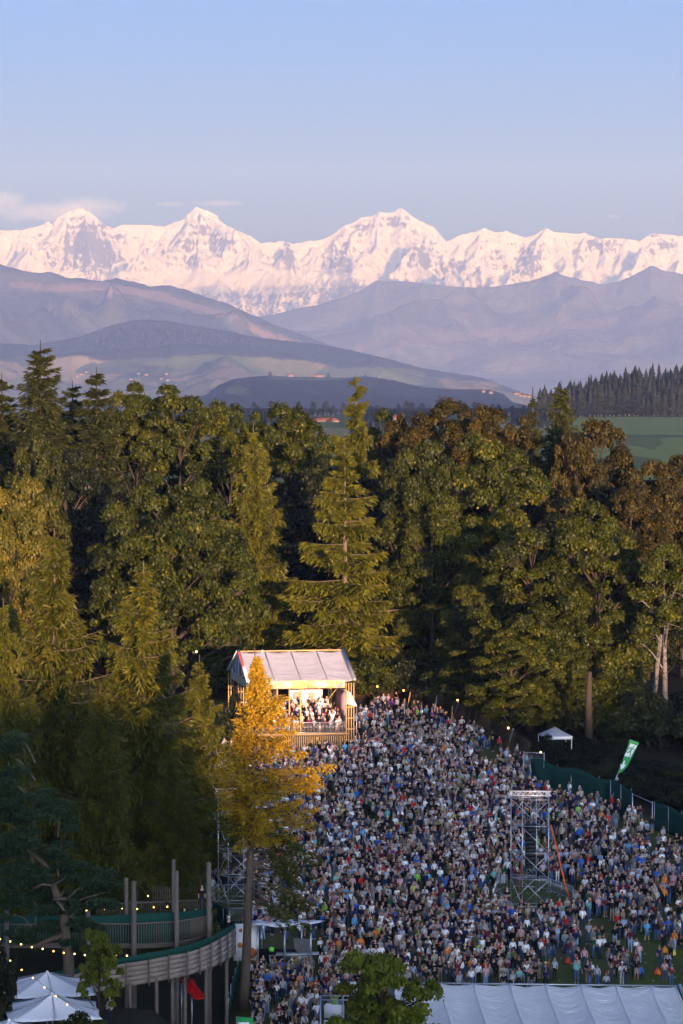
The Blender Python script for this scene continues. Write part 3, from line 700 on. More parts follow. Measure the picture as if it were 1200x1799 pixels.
# ---- the wood behind the field, every tree placed by what the photograph shows
T_ = [
 # key, px, top, d, width, name, label, rz
 ('chestnut', 302, 836, 385, 312, 'chestnut_tree', 'huge round chestnut with a dense green dome behind the larches', 0.0),
 ('open_spruce', 606, 780, 396, 300, 'spruce_tree', 'tall sunlit spruce with tiered boughs standing right behind the grandstand roof', 0.9),
 ('yellow', 20, 845, 345, 200, 'maple_tree', 'yellow-green maple glowing at the edge above the tall larch', 1.0),
 ('spruce', 72, 597, 430, 250, 'spruce_tree', 'tallest dark spruce standing clear above the wood on the skyline', .2),
 ('spruce2', 4, 655, 436, 200, 'spruce_tree', 'dark spruce at the picture edge beside the tallest spruce', 1.2),
 ('spruce2', 170, 644, 432, 215, 'spruce_tree', 'dark pointed spruce second from the tallest one with a pale trunk', 2.0),
 ('spruce2', 128, 668, 445, 190, 'spruce_tree', 'narrow spruce squeezed between the two pointed spruces', 3.0),
 ('wispy_green', 62, 750, 405, 130, 'ash_tree', 'ash with bare forked limbs showing, before the tallest spruce', 0.5),
 ('tall', 238, 672, 438, 130, 'maple_tree', 'bushy-topped maple between the pointed spruce and the twin crowns', 1.0),
 ('tall', 312, 676, 436, 170, 'maple_tree', 'maple with a wide notched crown on the skyline above the chestnut', 2.0),
 ('tall_green', 402, 704, 440, 160, 'ash_tree', 'loose ash on the skyline just below the wooded farm hill', 3.3),
 ('tall_green', 505, 708, 438, 170, 'ash_tree', 'ash with many thin upright bare limbs left of the village roofs', 4.0),
 ('pale_conifer', 445, 745, 412, 190, 'larch_tree', 'dense cone-shaped green larch between the chestnut and the sunlit spruce', 4.4),
 ('open_spruce', 625, 656, 446, 215, 'spruce_tree', 'thin spruce with sparse open boughs rising beside the village roofs', 2.2),
 ('wispy', 700, 728, 452, 140, 'birch_tree', 'brownish birch in the gap next to the thin open spruce', .8),
 ('tall2', 792, 700, 446, 190, 'birch_tree', 'brown-tinged broad birch on the skyline below the near wooded hill', 1.8),
 ('tall2', 868, 712, 440, 170, 'beech_tree', 'olive brown beech on the skyline next to the pointed dark spruce', 2.8),
 ('spruce', 985, 668, 448, 165, 'spruce_tree', 'pointed dark spruce in front of the distant fir wood and the green field', 3.8),
 ('spruce2', 935, 690, 470, 90, 'spruce_tree', 'thin half-bare spruce with a dead spike beside the pointed spruce', 1.8),
 ('brown', 1050, 738, 430, 200, 'beech_tree', 'rusty brown beech with pale forked branches below the green field', 4.8),
 ('wispy', 1010, 760, 425, 130, 'birch_tree', 'rust-tinted birch between the pointed spruce and the brown beech', 5.6),
 ('brown', 1165, 800, 420, 190, 'beech_tree', 'reddish brown beech at the edge with thin bare twigs on top', 0.4),
 ('wispy', 1110, 850, 412, 160, 'birch_tree', 'hanging reddish birch below the rusty beech', 1.4),
 ('maple', 735, 778, 404, 170, 'maple_tree', 'dark green maple directly beside the sunlit spruce', 1.1),
 ('maple', 862, 762, 408, 225, 'maple_tree', 'broad green maple under the brown birches, middle of the wood', 2.6),
 ('maple2', 760, 880, 396, 170, 'maple_tree', 'maple hanging over the slatted fence beside the grandstand', 3.6),
 ('maple3', 700, 905, 400, 120, 'maple_tree', 'narrow shaded maple touching the boughs of the sunlit spruce', 0.3),
 ('maple', 932, 932, 368, 215, 'maple_tree', 'sunlit maple whose crown hangs down to the small white marquee', 4.9),
 ('maple2', 1045, 880, 366, 220, 'maple_tree', 'sunlit maple with bright bare forks under the brown beech', 5.4),
 ('maple3', 1105, 930, 372, 130, 'maple_tree', 'bright green maple with a forked pale trunk near the exit flag', 0.9),
 ('slim', 1170, 955, 358, 130, 'maple_tree', 'slim tree on a long pale speckled trunk behind the exit flag', 1.9),
 ('maple2', 830, 1010, 380, 130, 'maple_tree', 'low maple bough over the festoon lights on the slatted fence', 0.6),
 ('maple2', 900, 1105, 363, 165, 'maple_tree', 'low sunlit maple hanging over the lower end of the slatted fence', 1.2),
 ('maple', 985, 1120, 363, 140, 'maple_tree', 'low leafy maple right above the small white marquee', 3.9),
 ('maple2', 1062, 1080, 366, 140, 'maple_tree', 'low shaded maple beside the thick brown trunk by the marquee', 5.1),
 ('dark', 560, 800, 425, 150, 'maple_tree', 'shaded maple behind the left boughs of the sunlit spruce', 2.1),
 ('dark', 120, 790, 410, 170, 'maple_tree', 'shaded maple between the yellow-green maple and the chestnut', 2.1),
 ('maple3', 660, 720, 470, 120, 'maple_tree', 'small maple below the thin open spruce by the village', 2.9),
 ('tall_green', 560, 790, 440, 120, 'ash_tree', 'low ash hiding the foot of the village roofs', 1.9),
]
for k, px, tp, d, w, nm, lb, rz in T_:
    tree(k, px, tp, d, w, name=nm, label=lb, rz=rz)
# low bushes behind the stand and along the fence
proto('shrub', leafy, LEAF_M, BARK, 12, 4.0, 3.0, cb=.02, nb=26, nleaf=7000, ls=.17, rb=(.25, .4))
recolour('shrub', 'shrub_dark', LEAF_SHADE); recolour('shrub', 'shrub_fresh', LEAF_F)
for k, px, tp, d, w, lb in [
    ('shrub', 655, 1152, 388, 100, 'round bush behind the right end of the grandstand roof'),
    ('shrub_dark', 690, 1168, 392, 60, 'small bush at the start of the slatted fence'),
    ('shrub', 880, 1195, 372, 110, 'spreading bush over the lit end of the slatted fence'),
    ('shrub_dark', 965, 1290, 345, 60, 'little dark tree in front of the small white marquee'),
    ('shrub_dark', 800, 1160, 398, 130, 'dark thicket bush behind the middle of the slatted fence'),
    ('shrub_dark', 1090, 1180, 385, 130, 'dark bush between the thick trunk and the pale birch trunk'),
    ('shrub_dark', 1180, 1230, 372, 120, 'dark bush at the picture edge behind the exit flag'),
    ('shrub_dark', 1060, 1340, 352, 120, 'low dark scrub behind the green netting'),
    ('shrub_dark', 1150, 1370, 345, 130, 'low scrub between the exit flag and the netting gate'),
    ('shrub_dark', 415, 1215, 352, 60, 'dark bush under the gable end of the grandstand')]:
    tree(k, px, tp, d, w, name='bush', label=lb, cat='bush')
rnd = random.Random(7)
recolour('shrub', 'shrub_mid', mat_leaf('underwood_leaves', (0.010, 0.018, 0.003), (0.045, 0.055, 0.008), 0.2))
for i in range(48):
    px = 380 + i * 19 + rnd.uniform(-8, 8); d = np.interp(px, [380, 620, 900, 1000, 1280], [400, 396, 378, 366, 352]) + rnd.uniform(-3, 8)
    if 940 < px < 1012: d += 12
    tree(rnd.choice(['shrub_mid', 'shrub_dark', 'shrub_mid']), px, proj(0, d, float(G(0, d)) + rnd.uniform(3.0, 6.5))[1], d, rnd.uniform(90, 140), name='bush', label='dark leafy underwood bush along the foot of the wood', cat='bush', group='underwood bushes along the foot of the wood', rz=rnd.uniform(0, 6))
for i in range(26):
    px = 1000 + (i % 13) * 19 + rnd.uniform(-8, 8); d = (352 if i < 13 else 340) - (px - 1000) * .11
    tree(rnd.choice(['shrub_dark', 'shrub_mid']), px, proj(0, d, float(G(0, d)) + rnd.uniform(1.2, 2.6))[1], d, rnd.uniform(50, 95), name='bush', label='low dark scrub on the bank between the netting and the wood', cat='bush', group='scrub on the bank behind the netting', rz=rnd.uniform(0, 6))
# trunks standing free at the right
def bare_trunk(pts, d, r, label, mat, name='tree_trunk'):
    p0 = P(*pts[0], d); gz = float(G(p0.x, d)); mb = MB()
    q = [P(a, b, d) - Vector((p0.x, d, gz)) for a, b in pts]; q[0].z = -.3
    mb.tube(q, [r * (1 - .5 * i / (len(q) - 1)) for i in range(len(q))], 9)
    root = empty('tree', (p0.x, d, gz), 0, label, 'tree'); mb.build('trunk', mat, root, True)
bare_trunk([(1035, 1335), (1034, 1240), (1036, 1180)], 352, .5, 'thick brown trunk standing beside the small white marquee', BARK)
bare_trunk([(1143, 1283), (1150, 1220), (1157, 1150), (1163, 1100)], 362, .34, 'pale speckled trunk leaning behind the exit flag', BARK_P)
bare_trunk([(1116, 1225), (1112, 1180), (1114, 1150)], 372, .25, 'thin forked grey trunk next to the pale speckled one', BARK_P)

# deep wood: dark trees filling the back
rnd = random.Random(77)
n = 0
for i in range(46):
    px = -60 + (i % 23) * 60 + rnd.uniform(-20, 20)
    row = i // 23
    d = 425 + row * 45 + rnd.uniform(-8, 8)
    tp = (860 if row == 0 else 800) + rnd.uniform(-30, 60)
    if row == 1:
        tp = np.interp(px, [-60, 200, 540, 600, 700, 900, 960, 1100, 1260], [735, 730, 760, 800, 775, 760, 790, 860, 900]) + rnd.uniform(0, 25)
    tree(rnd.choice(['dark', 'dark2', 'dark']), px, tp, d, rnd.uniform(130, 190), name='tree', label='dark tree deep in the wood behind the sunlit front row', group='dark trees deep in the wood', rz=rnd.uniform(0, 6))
for i in range(22):
    px = 440 + i * 38 + rnd.uniform(-10, 10)
    if i < 4: px = -40 + i * 60
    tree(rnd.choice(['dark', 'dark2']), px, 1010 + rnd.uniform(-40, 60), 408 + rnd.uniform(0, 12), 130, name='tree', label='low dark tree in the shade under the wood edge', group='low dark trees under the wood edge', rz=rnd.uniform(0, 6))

# bushes close to the camera: lower middle and by the parasols
proto('young', leafy, LEAF_F, BARK, 13, 9.0, 3.4, cb=.05, nb=64, nleaf=26000, ls=.13, rb=(.14, .24))
tree('young', 672, 1668, 205, 205, base_z=P(665, 1990, 205).z, name='maple_tree', label='young fresh green maple covering the corner of the long white tent', cat='tree')
tree('young', 172, 1630, 198, 80, base_z=P(172, 1800, 198).z, name='bush', label='yellowish bush between the parasols and the wooden ramp', cat='bush')
tree('shrub', 140, 1778, 190, 110, base_z=P(140, 1850, 190).z, name='bush', label='leafy shrub at the foot of the front parasol', cat='bush')
tree('shrub_dark', 0, 1660, 196, 60, base_z=P(0, 1800, 196).z, name='bush', label='dark shrub at the picture edge behind the parasols', cat='bush')

# distant fir wood above the green field
def fir_mesh(seed, H=28.0, R=6.2, n=22, seg=11):
    g = np.random.default_rng(seed); V = []; T = []
    for i in range(n):
        f = i / n; z0 = H * (.10 + .86 * f); r = R * (1 - f) ** .8 * g.uniform(.75, 1.1) + .25; h = H * .13
        c = len(V); V.append((g.normal() * .1, g.normal() * .1, z0 + h))
        for k in range(seg):
            a = 6.283 * k / seg + g.random(); rr = r * (1.15 if k % 2 else .55) * g.uniform(.75, 1.2); V.append((rr * math.cos(a), rr * math.sin(a), z0 - .9 * g.random()))
        for k in range(seg): T.append((c, c + 1 + k, c + 1 + (k + 1) % seg))
    return np.array(V), np.array(T)
FIRM = []
NEED_F = mat_leaf('far_fir_needles', (0.006, 0.010, 0.004), (0.026, 0.028, 0.010), 0.1)
for s in range(6):
    V, T = fir_mesh(s + 20); FIRM.append(mesh_np('crown', V, T, [NEED_F], attrs=[('tone', 'POINT', np.random.default_rng(s).random(len(V)))]))
_tb = MB(); _tb.tube([(0, 0, -1), (0, 0, 8), (0, 0, 24)], [.45, .38, .1], 5); FTR = _tb.mesh('trunk', [BARK_P])
edge = [(930, 712), (945, 705), (965, 690), (985, 676), (1010, 668), (1040, 660), (1080, 652), (1120, 646), (1160, 642), (1200, 638), (1260, 634), (1330, 630)]
LB = 'dark fir in the distant wood above the green field'
for row in range(7):
    dd = 3210 + row * 48
    for px in np.arange(945 + row * 6, 1270, 10.5 if row else 8.0):
        pxx = px + rnd.uniform(-4, 4); top = np.interp(pxx, [e[0] for e in edge], [e[1] for e in edge])
        f = row / 6.0; lo = np.interp(pxx, [930, 960, 1000, 1300], [728, 715, 690, 684]); t_py = lo + (top - lo) * f + rnd.uniform(-7, 9)
        H = rnd.uniform(21, 34); z = zat(t_py, dd) - H
        if row == 0: z = FIELD_Z(pxx, dd)
        root = empty('fir_tree', (xat(pxx, dd), dd, z), rnd.uniform(0, 6), LB, 'fir', 'firs of the distant wood above the field')
        sc = H / 28.0; sw = sc * rnd.choice([.8, 1.0, 1.25, 1.6]); root.scale = (sw, sw, sc)
        link('crown', rnd.choice(FIRM), root); 
        if row == 0: link('trunk', FTR, root)
# ground under that wood
def wood_hill():
    cols = np.arange(925, 1420, 8.0); ds = np.linspace(3195, 3700, 16); Dm, Cm = np.meshgrid(ds, cols, indexing='ij')
    top = np.interp(cols, [e[0] for e in edge], [e[1] for e in edge]) + 46
    zb = np.array([FIELD_Z(c, 3200) for c in cols]) - .3; zt = CAMZ + np.tan(np.arctan((899.5 - top) / F) - PITCH) * 3500
    f = np.clip((Dm - 3195) / 290, 0, 1); Z = zb[None] + np.maximum(zt - zb, 0)[None] * f - np.where(Dm > 3520, (Dm - 3520) * .2, 0)
    t = NT('forest_floor'); p = t.pos(); t.bsdf(t.mix(t.noise(.1, 4, .6, p), (.012, .014, .007), (.03, .03, .014)), .95)
    o = link('hill', mesh_np('hill', np.stack([(Cm - 600) / F * Dm, Dm, Z], -1).reshape(-1, 3), grid_faces(16, len(cols)), [t.m], True)); o['kind'] = 'structure'
wood_hill()

# far woods on the farm hill and on the ridges behind: nobody could count them
def far_wood(name, spec, mat, seed, fH=22.0):
    g = np.random.default_rng(seed); VV = []; TT = []; TN = []; n0 = 0
    a = np.arange(5) / 5 * 6.283
    for px, py, d, s in spec:
        H = fH * s * g.uniform(.7, 1.15); r = H * g.uniform(.16, .26); zt = zat(py, d); x = (px - 600) / F * d
        ring = np.stack([x + r * np.cos(a + g.random()), d + r * np.sin(a), np.full(5, zt - H)], -1)
        mid = np.stack([x + r * .8 * np.cos(a), d + r * .8 * np.sin(a), np.full(5, zt - H * .45)], -1)
        V = np.concatenate([[[x, d, zt]], mid, ring]); VV.append(V); k = np.arange(5); k2 = (k + 1) % 5
        T = np.concatenate([np.stack([0 * k, 1 + k, 1 + k2], 1), np.stack([1 + k, 6 + k, 6 + k2], 1), np.stack([1 + k, 6 + k2, 1 + k2], 1)])
        TT.append(T + n0); n0 += len(V); TN.append(np.full(len(V), g.random()))
    o = link(name, mesh_np(name, np.concatenate(VV), np.concatenate(TT), [mat], attrs=[('tone', 'POINT', np.concatenate(TN))])); o['kind'] = 'stuff'
    return o
FARW = mat_leaf('far_wood', (0.003, 0.006, 0.006), (0.012, 0.018, 0.012), 0.0)
g = np.random.default_rng(9); spec = []
cr = [(362, 694), (385, 676), (410, 666), (440, 662), (470, 660), (500, 664), (600, 668), (612, 660), (640, 657), (690, 665), (740, 677), (800, 682), (860, 683), (884, 690), (898, 703)]
for k in range(5200):
    px = g.uniform(340, 900); t0 = np.interp(px, [c[0] for c in cr], [c[1] for c in cr]); py = t0 + (716 - t0) * g.random()
    if abs(px - 415) < 26 and 676 < py < 694: continue
    if 478 < px < 600 and py < 672: continue
    spec.append((px, py, 12500 - 2700 * (py - t0) / max(10, 722 - t0), 1.0))
far_wood('far_forest', spec, FARW, 5)
spec = []
for k in range(4200):
    px = g.uniform(0, 940); t0 = np.interp(px, [0, 60, 140, 200, 240, 290, 340, 400, 460, 520, 570, 620, 680, 740, 800, 850, 880, 930], [600, 606, 592, 570, 562, 563, 572, 582, 594, 600, 606, 616, 630, 646, 656, 664, 676, 694]); py = t0 + 1 + 45 * g.random() ** 1.5
    spec.append((px, py + 1.0, 22400 - 45 * (py - t0), .85))
far_wood('far_forest', spec, FARW, 6)
for px, py, hh, lb in [(475, 652, 11, 'single round tree on the crest of the farm hill'), (577, 654, 12, 'round tree beside the long shed on the farm hill'), (535, 661, 6, 'small tree next to the farmhouse on the hill')]:
    dd = 12300; H = hh / F * dd; root = empty('tree', (xat(px, dd), dd, zat(py + hh, dd)), 0, lb, 'tree'); root.scale = (H / 24 * 1.2, H / 24, H / 24)
    link('trunk', PROTO['dark'][0], root); put_crown(PROTO['dark'][1], LEAF_SHADE, root)
spec = []; g = np.random.default_rng(44)
for k in range(6500):
    dd = 2700 * (8600 / 2700) ** g.random(); px = g.uniform(230, 985); z = float(-9 - 0.0118 * max(0, dd - 3300)); py = proj((px - 600) / F * dd, dd, z + 18)[1]
    if 525 < px < 625 and dd < 3800: continue
    if 838 < px < 940 and dd > 6500: continue
    if vn(np.array(px / 40.), np.array(dd / 500.), 3) < .30: continue
    spec.append((px, py, dd, .9))
far_wood('far_forest', spec, FARW, 7)
# middle-distance dark tree belts behind the village
for row, (dd0, tp0, n_) in enumerate([(4300, 708, 40), (3500, 722, 40), (2300, 742, 30)]):
    for i in range(n_):
        px = 330 + i * 630 / n_ + rnd.uniform(-8, 8); dd = dd0 + rnd.uniform(-150, 150)
        if 540 < px < 610 and dd < 3700: continue
        top = tp0 + rnd.uniform(-7, 7) + (14 if px < 420 and row == 0 else 0); H = max(8, zat(top, dd) - float(G(0, dd)))
        root = empty('tree', (xat(px, dd), dd, zat(top, dd) - H), rnd.uniform(0, 6), 'dark tree in the belts of woodland around the village', 'tree', 'trees in the belts around the village')
        w_ = rnd.uniform(.8, 1.3) * min(H, 24) / 24; root.scale = (w_, w_, H / 24)
        link('trunk', PROTO['dark'][0], root); put_crown(PROTO['dark'][1], LEAF_SHADE, root)
# ---------------------------------------------------------------- people
def person_mesh(name, arms='down', legs='stand', sub=0, hair='short', hat=None, turn=0.0, wide=1.0, lean=False):
    """one continuous skinned body, facing -Y; returns verts, quads, part id per face
       parts: 0 skin 1 hair 2 top 3 forearm 4 trousers 5 shin 6 shoe 7 hat"""
    J = {}; E = []; Rd = {}
    def j(n, p, r, par=None):
        J[n] = p; Rd[n] = r
        if par: E.append((par, n))
    sit = legs == 'sit'
    hz = 0.22 if sit else 0.93
    o = hz - 0.93
    j('pelvis', (0, 0, .95 + o), (.155 * wide, .115)); j('waist', (0, .0, 1.10 + o), (.135 * wide, .10), 'pelvis'); j('chest', (0, .0, 1.30 + o), (.17 * wide, .115), 'waist')
    j('neck', (0, -.0, 1.51 + o), (.058, .056), 'chest')
    j('head', (0, -.02, 1.63 + o), (.078, .095), 'neck'); j('crown', (0, -.012, 1.725 + o), (.066, .08), 'head')
    A = {'down': [((.235, .02, 1.15), (.225, -.05, .92), (.215, -.07, .83))] * 2,
         'crossed': [((.25, -.03, 1.16), (.04, -.21, 1.18), (-.05, -.22, 1.20)), ((.25, -.03, 1.16), (.04, -.20, 1.12), (-.06, -.21, 1.13))],
         'clasped': [((.24, .0, 1.14), (.09, -.19, 1.03), (.02, -.22, 1.0))] * 2,
         'hips': [((.33, .05, 1.18), (.19, -.08, 1.03), (.15, -.11, 1.0))] * 2,
         'pockets': [((.25, .04, 1.15), (.20, -.06, .98), (.17, -.09, .92))] * 2,
         'phone': [((.24, -.05, 1.17), (.12, -.24, 1.30), (.08, -.27, 1.36)), ((.235, .02, 1.15), (.225, -.05, .92), (.215, -.07, .83))],
         'drink': [((.235, .02, 1.15), (.225, -.05, .92), (.215, -.07, .83)), ((.24, -.02, 1.15), (.17, -.23, 1.19), (.15, -.28, 1.23))],
         'up': [((.30, -.03, 1.60), (.24, -.10, 1.83), (.22, -.12, 1.92))] * 2,
         'oneup': [((.235, .02, 1.15), (.225, -.05, .92), (.215, -.07, .83)), ((.31, -.04, 1.58), (.25, -.11, 1.82), (.23, -.13, 1.91))],
         'lap': [((.25, -.06, 1.16), (.18, -.26, 1.04), (.14, -.33, 1.02))] * 2}[arms]
    for s, nm, a in ((1, 'l', A[0]), (-1, 'r', A[1])):
        j('sh' + nm, (s * .165 * wide, .0, 1.405 + o), (.072, .07), 'chest')
        j('el' + nm, (s * a[0][0], a[0][1], a[0][2] + o), (.047, .047), 'sh' + nm)
        j('wr' + nm, (s * a[1][0], a[1][1], a[1][2] + o), (.032, .032), 'el' + nm)
        if not lean: j('ha' + nm, (s * a[2][0], a[2][1], a[2][2] + o), (.040, .028), 'wr' + nm)
        w = {'stand': .0, 'wide': .06, 'step': .0, 'sit': .05}[legs]
        if sit:
            j('hi' + nm, (s * .09, -.03, .18), (.09, .085), 'pelvis'); j('kn' + nm, (s * .17, -.40, .44), (.062, .062), 'hi' + nm)
            j('an' + nm, (s * .13, -.62, .09), (.043, .043), 'kn' + nm); j('to' + nm, (s * .14, -.78, .05), (.045, .03), 'an' + nm)
        else:
            st = (.12 if nm == 'l' else -.10) if legs == 'step' else 0
            j('hi' + nm, (s * .088, 0, .87), (.092, .09), 'pelvis'); j('kn' + nm, (s * (.098 + w * .6), -.02 - st * .5, .49), (.062, .062), 'hi' + nm)
            j('an' + nm, (s * (.10 + w), .02 - st, .09), (.044, .046), 'kn' + nm); j('to' + nm, (s * (.12 + w), -.15 - st, .04), (.045, .035), 'an' + nm)
    names = list(J); idx = {n_: i for i, n_ in enumerate(names)}
    me = bpy.data.meshes.new('body'); me.from_pydata([J[n_] for n_ in names], [(idx[a], idx[b]) for a, b in E], [])
    ob = bpy.data.objects.new('body', me); COL.objects.link(ob)
    ob.modifiers.new('skin', 'SKIN').use_smooth_shade = True
    if sub: ob.modifiers.new('sub', 'SUBSURF').levels = sub; ob.modifiers['sub'].render_levels = sub
    if lean: ob.modifiers.new('dec', 'DECIMATE').ratio = .62
    for i, n_ in enumerate(names):
        sv_ = me.skin_vertices[0].data[i]; sv_.radius = Rd[n_]; sv_.use_root = (n_ == 'pelvis')
    dg = bpy.context.evaluated_depsgraph_get(); ev = ob.evaluated_get(dg); m2 = ev.to_mesh()
    V = np.array([v.co[:] for v in m2.vertices]); Fc = [tuple(p.vertices) for p in m2.polygons]
    ev.to_mesh_clear(); bpy.data.objects.remove(ob); bpy.data.meshes.remove(me)
    # part of the body each face belongs to
    seg = []
    lab = {'neck': 0, 'head': 0, 'crown': 1, 'waist': 2, 'chest': 2}
    for a, b in E:
        p = lab.get(b)
        if p is None:
            k = b[:2]; p = {'sh': 2, 'el': 2, 'wr': 3, 'ha': 0, 'hi': 4, 'kn': 4, 'an': 5, 'to': 6}[k]
        seg.append((np.array(J[a]), np.array(J[b]), p))
    part = []
    for f in Fc:
        c = V[list(f)].mean(0); best = None
        for a, b, p in seg:
            t = np.clip(np.dot(c - a, b - a) / np.dot(b - a, b - a), 0, 1); dd = np.linalg.norm(c - (a + t * (b - a)))
            if best is None or dd < best[0]: best = (dd, p)
        p = best[1]; zz = c[2] - o
        if p in (0, 1) and zz > 1.50: p = 1 if (zz > 1.695 or (c[1] > -.015 and zz > 1.57)) else 0
        if p == 2 and zz < 0.99 and abs(c[0]) < .2: p = 4
        part.append(p)
    V = V.tolist(); Fc = list(Fc)
    if hair == 'long':                      # hair falling down the back and sides
        b0 = len(V); rr = [(0.0, 1.745, .02), (.02, 1.72, .085), (.03, 1.62, .10), (.045, 1.5, .10), (.06, 1.36, .085)]
        for yy, zz, r in rr:
            for k in range(6):
                th = math.pi * k / 5; V.append((r * math.cos(th), yy * .8 - .01 + r * math.sin(th) * .95, zz + o))
        for i in range(4):
            for k in range(5): Fc.append((b0 + i * 6 + k, b0 + i * 6 + k + 1, b0 + i * 6 + 7 + k, b0 + i * 6 + 6 + k)); part.append(1)
    HV = HF = None
    if hat:
        b0 = 0; HV = []; HF = []
        brim = .17 if hat == 'straw' else .095
        for r, z in ((brim, 1.70), (.095, 1.705), (.085, 1.77), (.03, 1.80)):
            for k in range(8): a = 6.283 * k / 8; HV.append((r * math.cos(a), -.012 + r * math.sin(a) * 1.1 - (.07 if hat == 'cap' and r == brim and math.sin(a) < -.3 and z < 1.702 else 0), z + o))
        for i in range(3):
            for k in range(8): HF.append((i * 8 + k, i * 8 + (k + 1) % 8, i * 8 + 8 + (k + 1) % 8, i * 8 + 8 + k))
        HF.append((24, 25, 26, 27)); HF.append((24, 27, 28, 31)); HF.append((28, 29, 30, 31))
    return V, Fc, part, HV, HF

POSES = [('down', 'stand', 'standing with arms down'), ('crossed', 'wide', 'with arms crossed'), ('clasped', 'stand', 'with hands clasped in front'), ('hips', 'wide', 'with hands on hips'),
         ('pockets', 'step', 'with hands in pockets'), ('phone', 'stand', 'holding up a phone'), ('drink', 'wide', 'holding a drink'), ('up', 'stand', 'with both arms raised'), ('oneup', 'step', 'with one arm raised'), ('lap', 'sit', 'sitting on the grass')]
HAIRS = ['short', 'long']; HATS = [None, 'cap', 'straw']
def attr_mat(nm, rough=.85):
    t = NT(nm); c = t.attr(nm, 'OBJECT'); 
    t.bsdf(t.mix(t.math('MULTIPLY', t.noise(14, 3, .6, t.obj()), .2), c, t.mix(1.0, c, (.45, .45, .45), 'MULTIPLY')), rough, 0, .15); return t.m
PM = [attr_mat(n_) for n_ in ('skin_tone', 'hair_colour', 'top_colour', 'sleeve_colour', 'trouser_colour', 'shin_colour', 'shoe_colour', 'hat_colour')]
TPL_LO = {}; TPL_HI = {}
for ai, (arms, legs, _) in enumerate(POSES):
    for hair in HAIRS:
        V, Fc, pt, _, _ = person_mesh('p', arms, legs, 0, hair, None, wide=1.0 if hair == 'short' else .88, lean=True)
        q = np.array([f if len(f) == 4 else (f[0], f[1], f[2], f[2]) for f in Fc]); TPL_LO[ai, hair] = (np.array(V), Fc, np.array(pt))
        V, Fc, pt, _, _ = person_mesh('p', arms, legs, 1, hair, None, wide=1.0 if hair == 'short' else .88)
        f4 = [(f, p) for f, p in zip(Fc, pt) if len(f) == 4]; f3 = [(f, p) for f, p in zip(Fc, pt) if len(f) == 3]
        TPL_HI[ai, hair] = mesh_np('person', np.array(V), [np.array([f for f, _ in f4]).reshape(-1, 4), np.array([f for f, _ in f3]).reshape(-1, 3)], PM, True, mi=[p for _, p in f4] + [p for _, p in f3])
HAT_M = {}; HAT_R = {}
for h in ('cap', 'straw'):
    for sit in (False, True):
        _, _, _, HV, HF = person_mesh('p', 'lap' if sit else 'down', 'sit' if sit else 'stand', 0, 'short', h)
        HAT_R[h, sit] = (np.array(HV), HF); HAT_M[h, sit] = mesh_np('hat', np.array(HV), np.array(HF), [PM[7]], True)

TOPS = [('black', (.012, .012, .014), 33), ('white', (.86, .85, .85), 16), ('light grey', (.42, .42, .43), 8), ('grey', (.15, .15, .165), 8), ('charcoal', (.045, .047, .055), 7), ('navy', (.018, .025, .075), 8), ('bright blue', (.04, .13, .50), 2.0), ('sky blue', (.12, .36, .62), 1.4), ('pale blue', (.38, .45, .58), 3.5), ('red', (.48, .03, .03), 1.6), ('maroon', (.13, .02, .035), 4.5), ('dark green', (.02, .09, .045), 2), ('lime green', (.25, .50, .10), .6), ('turquoise', (.15, .45, .40), .7), ('beige', (.48, .40, .31), 4), ('orange', (.70, .22, .05), .5), ('yellow', (.70, .58, .18), .6), ('purple', (.18, .04, .28), .5), ('pink', (.60, .34, .36), 1.8), ('brown', (.13, .075, .045), 3), ('olive', (.12, .12, .05), 2)]
BOTS = [('blue jeans', (.06, .11, .23), 26), ('black trousers', (.014, .014, .017), 26), ('dark jeans', (.03, .045, .085), 20), ('light jeans', (.24, .33, .46), 10), ('khaki trousers', (.30, .235, .15), 6), ('khaki shorts', (.30, .235, .15), 5), ('denim shorts', (.10, .16, .28), 5), ('white trousers', (.68, .67, .66), 2)]
HAIRC = [('dark hair', (.014, .010, .008), 38), ('brown hair', (.055, .030, .016), 38), ('blond hair', (.34, .22, .09), 18), ('reddish hair', (.16, .05, .02), 6)]
SKINS = [(.44, .27, .20), (.38, .22, .155), (.50, .32, .25), (.28, .15, .10), (.41, .25, .18)]
HATC = {'cap': [('black cap', (.012, .012, .014)), ('white cap', (.75, .75, .75)), ('red cap', (.5, .02, .03)), ('blue cap', (.03, .10, .45))], 'straw': [('straw hat', (.68, .50, .24))]}
def wpick(r, L): 
    x = r.random() * sum(l[-1] for l in L)
    for l in L:
        x -= l[-1]
        if x <= 0: return l
    return L[-1]
SKIN_C = None
def outfit(r):
    top = wpick(r, TOPS); bot = wpick(r, BOTS); hair = wpick(r, HAIRC); longh = r.random() < .42; sk = r.choice(SKINS)
    k = r.random(); hat = None
    if k < .13: hat = ('cap',) + r.choice(HATC['cap'])
    elif k < .17: hat = ('straw',) + HATC['straw'][0]
    short = r.random() < .55
    pose = r.choices(range(len(POSES)), [20, 14, 15, 5, 14, 8, 11, 2.2, 2.5, 0])[0]
    shorts = 'shorts' in bot[0]
    return dict(top=top, bot=bot, hair=hair, long=longh, skin=sk, hat=hat, short=short, pose=pose, shorts=shorts, h=r.uniform(.93, 1.06) * (.95 if longh else 1.0), shoe=r.choice([(.02, .02, .02), (.5, .5, .5), (.12, .08, .05)]))

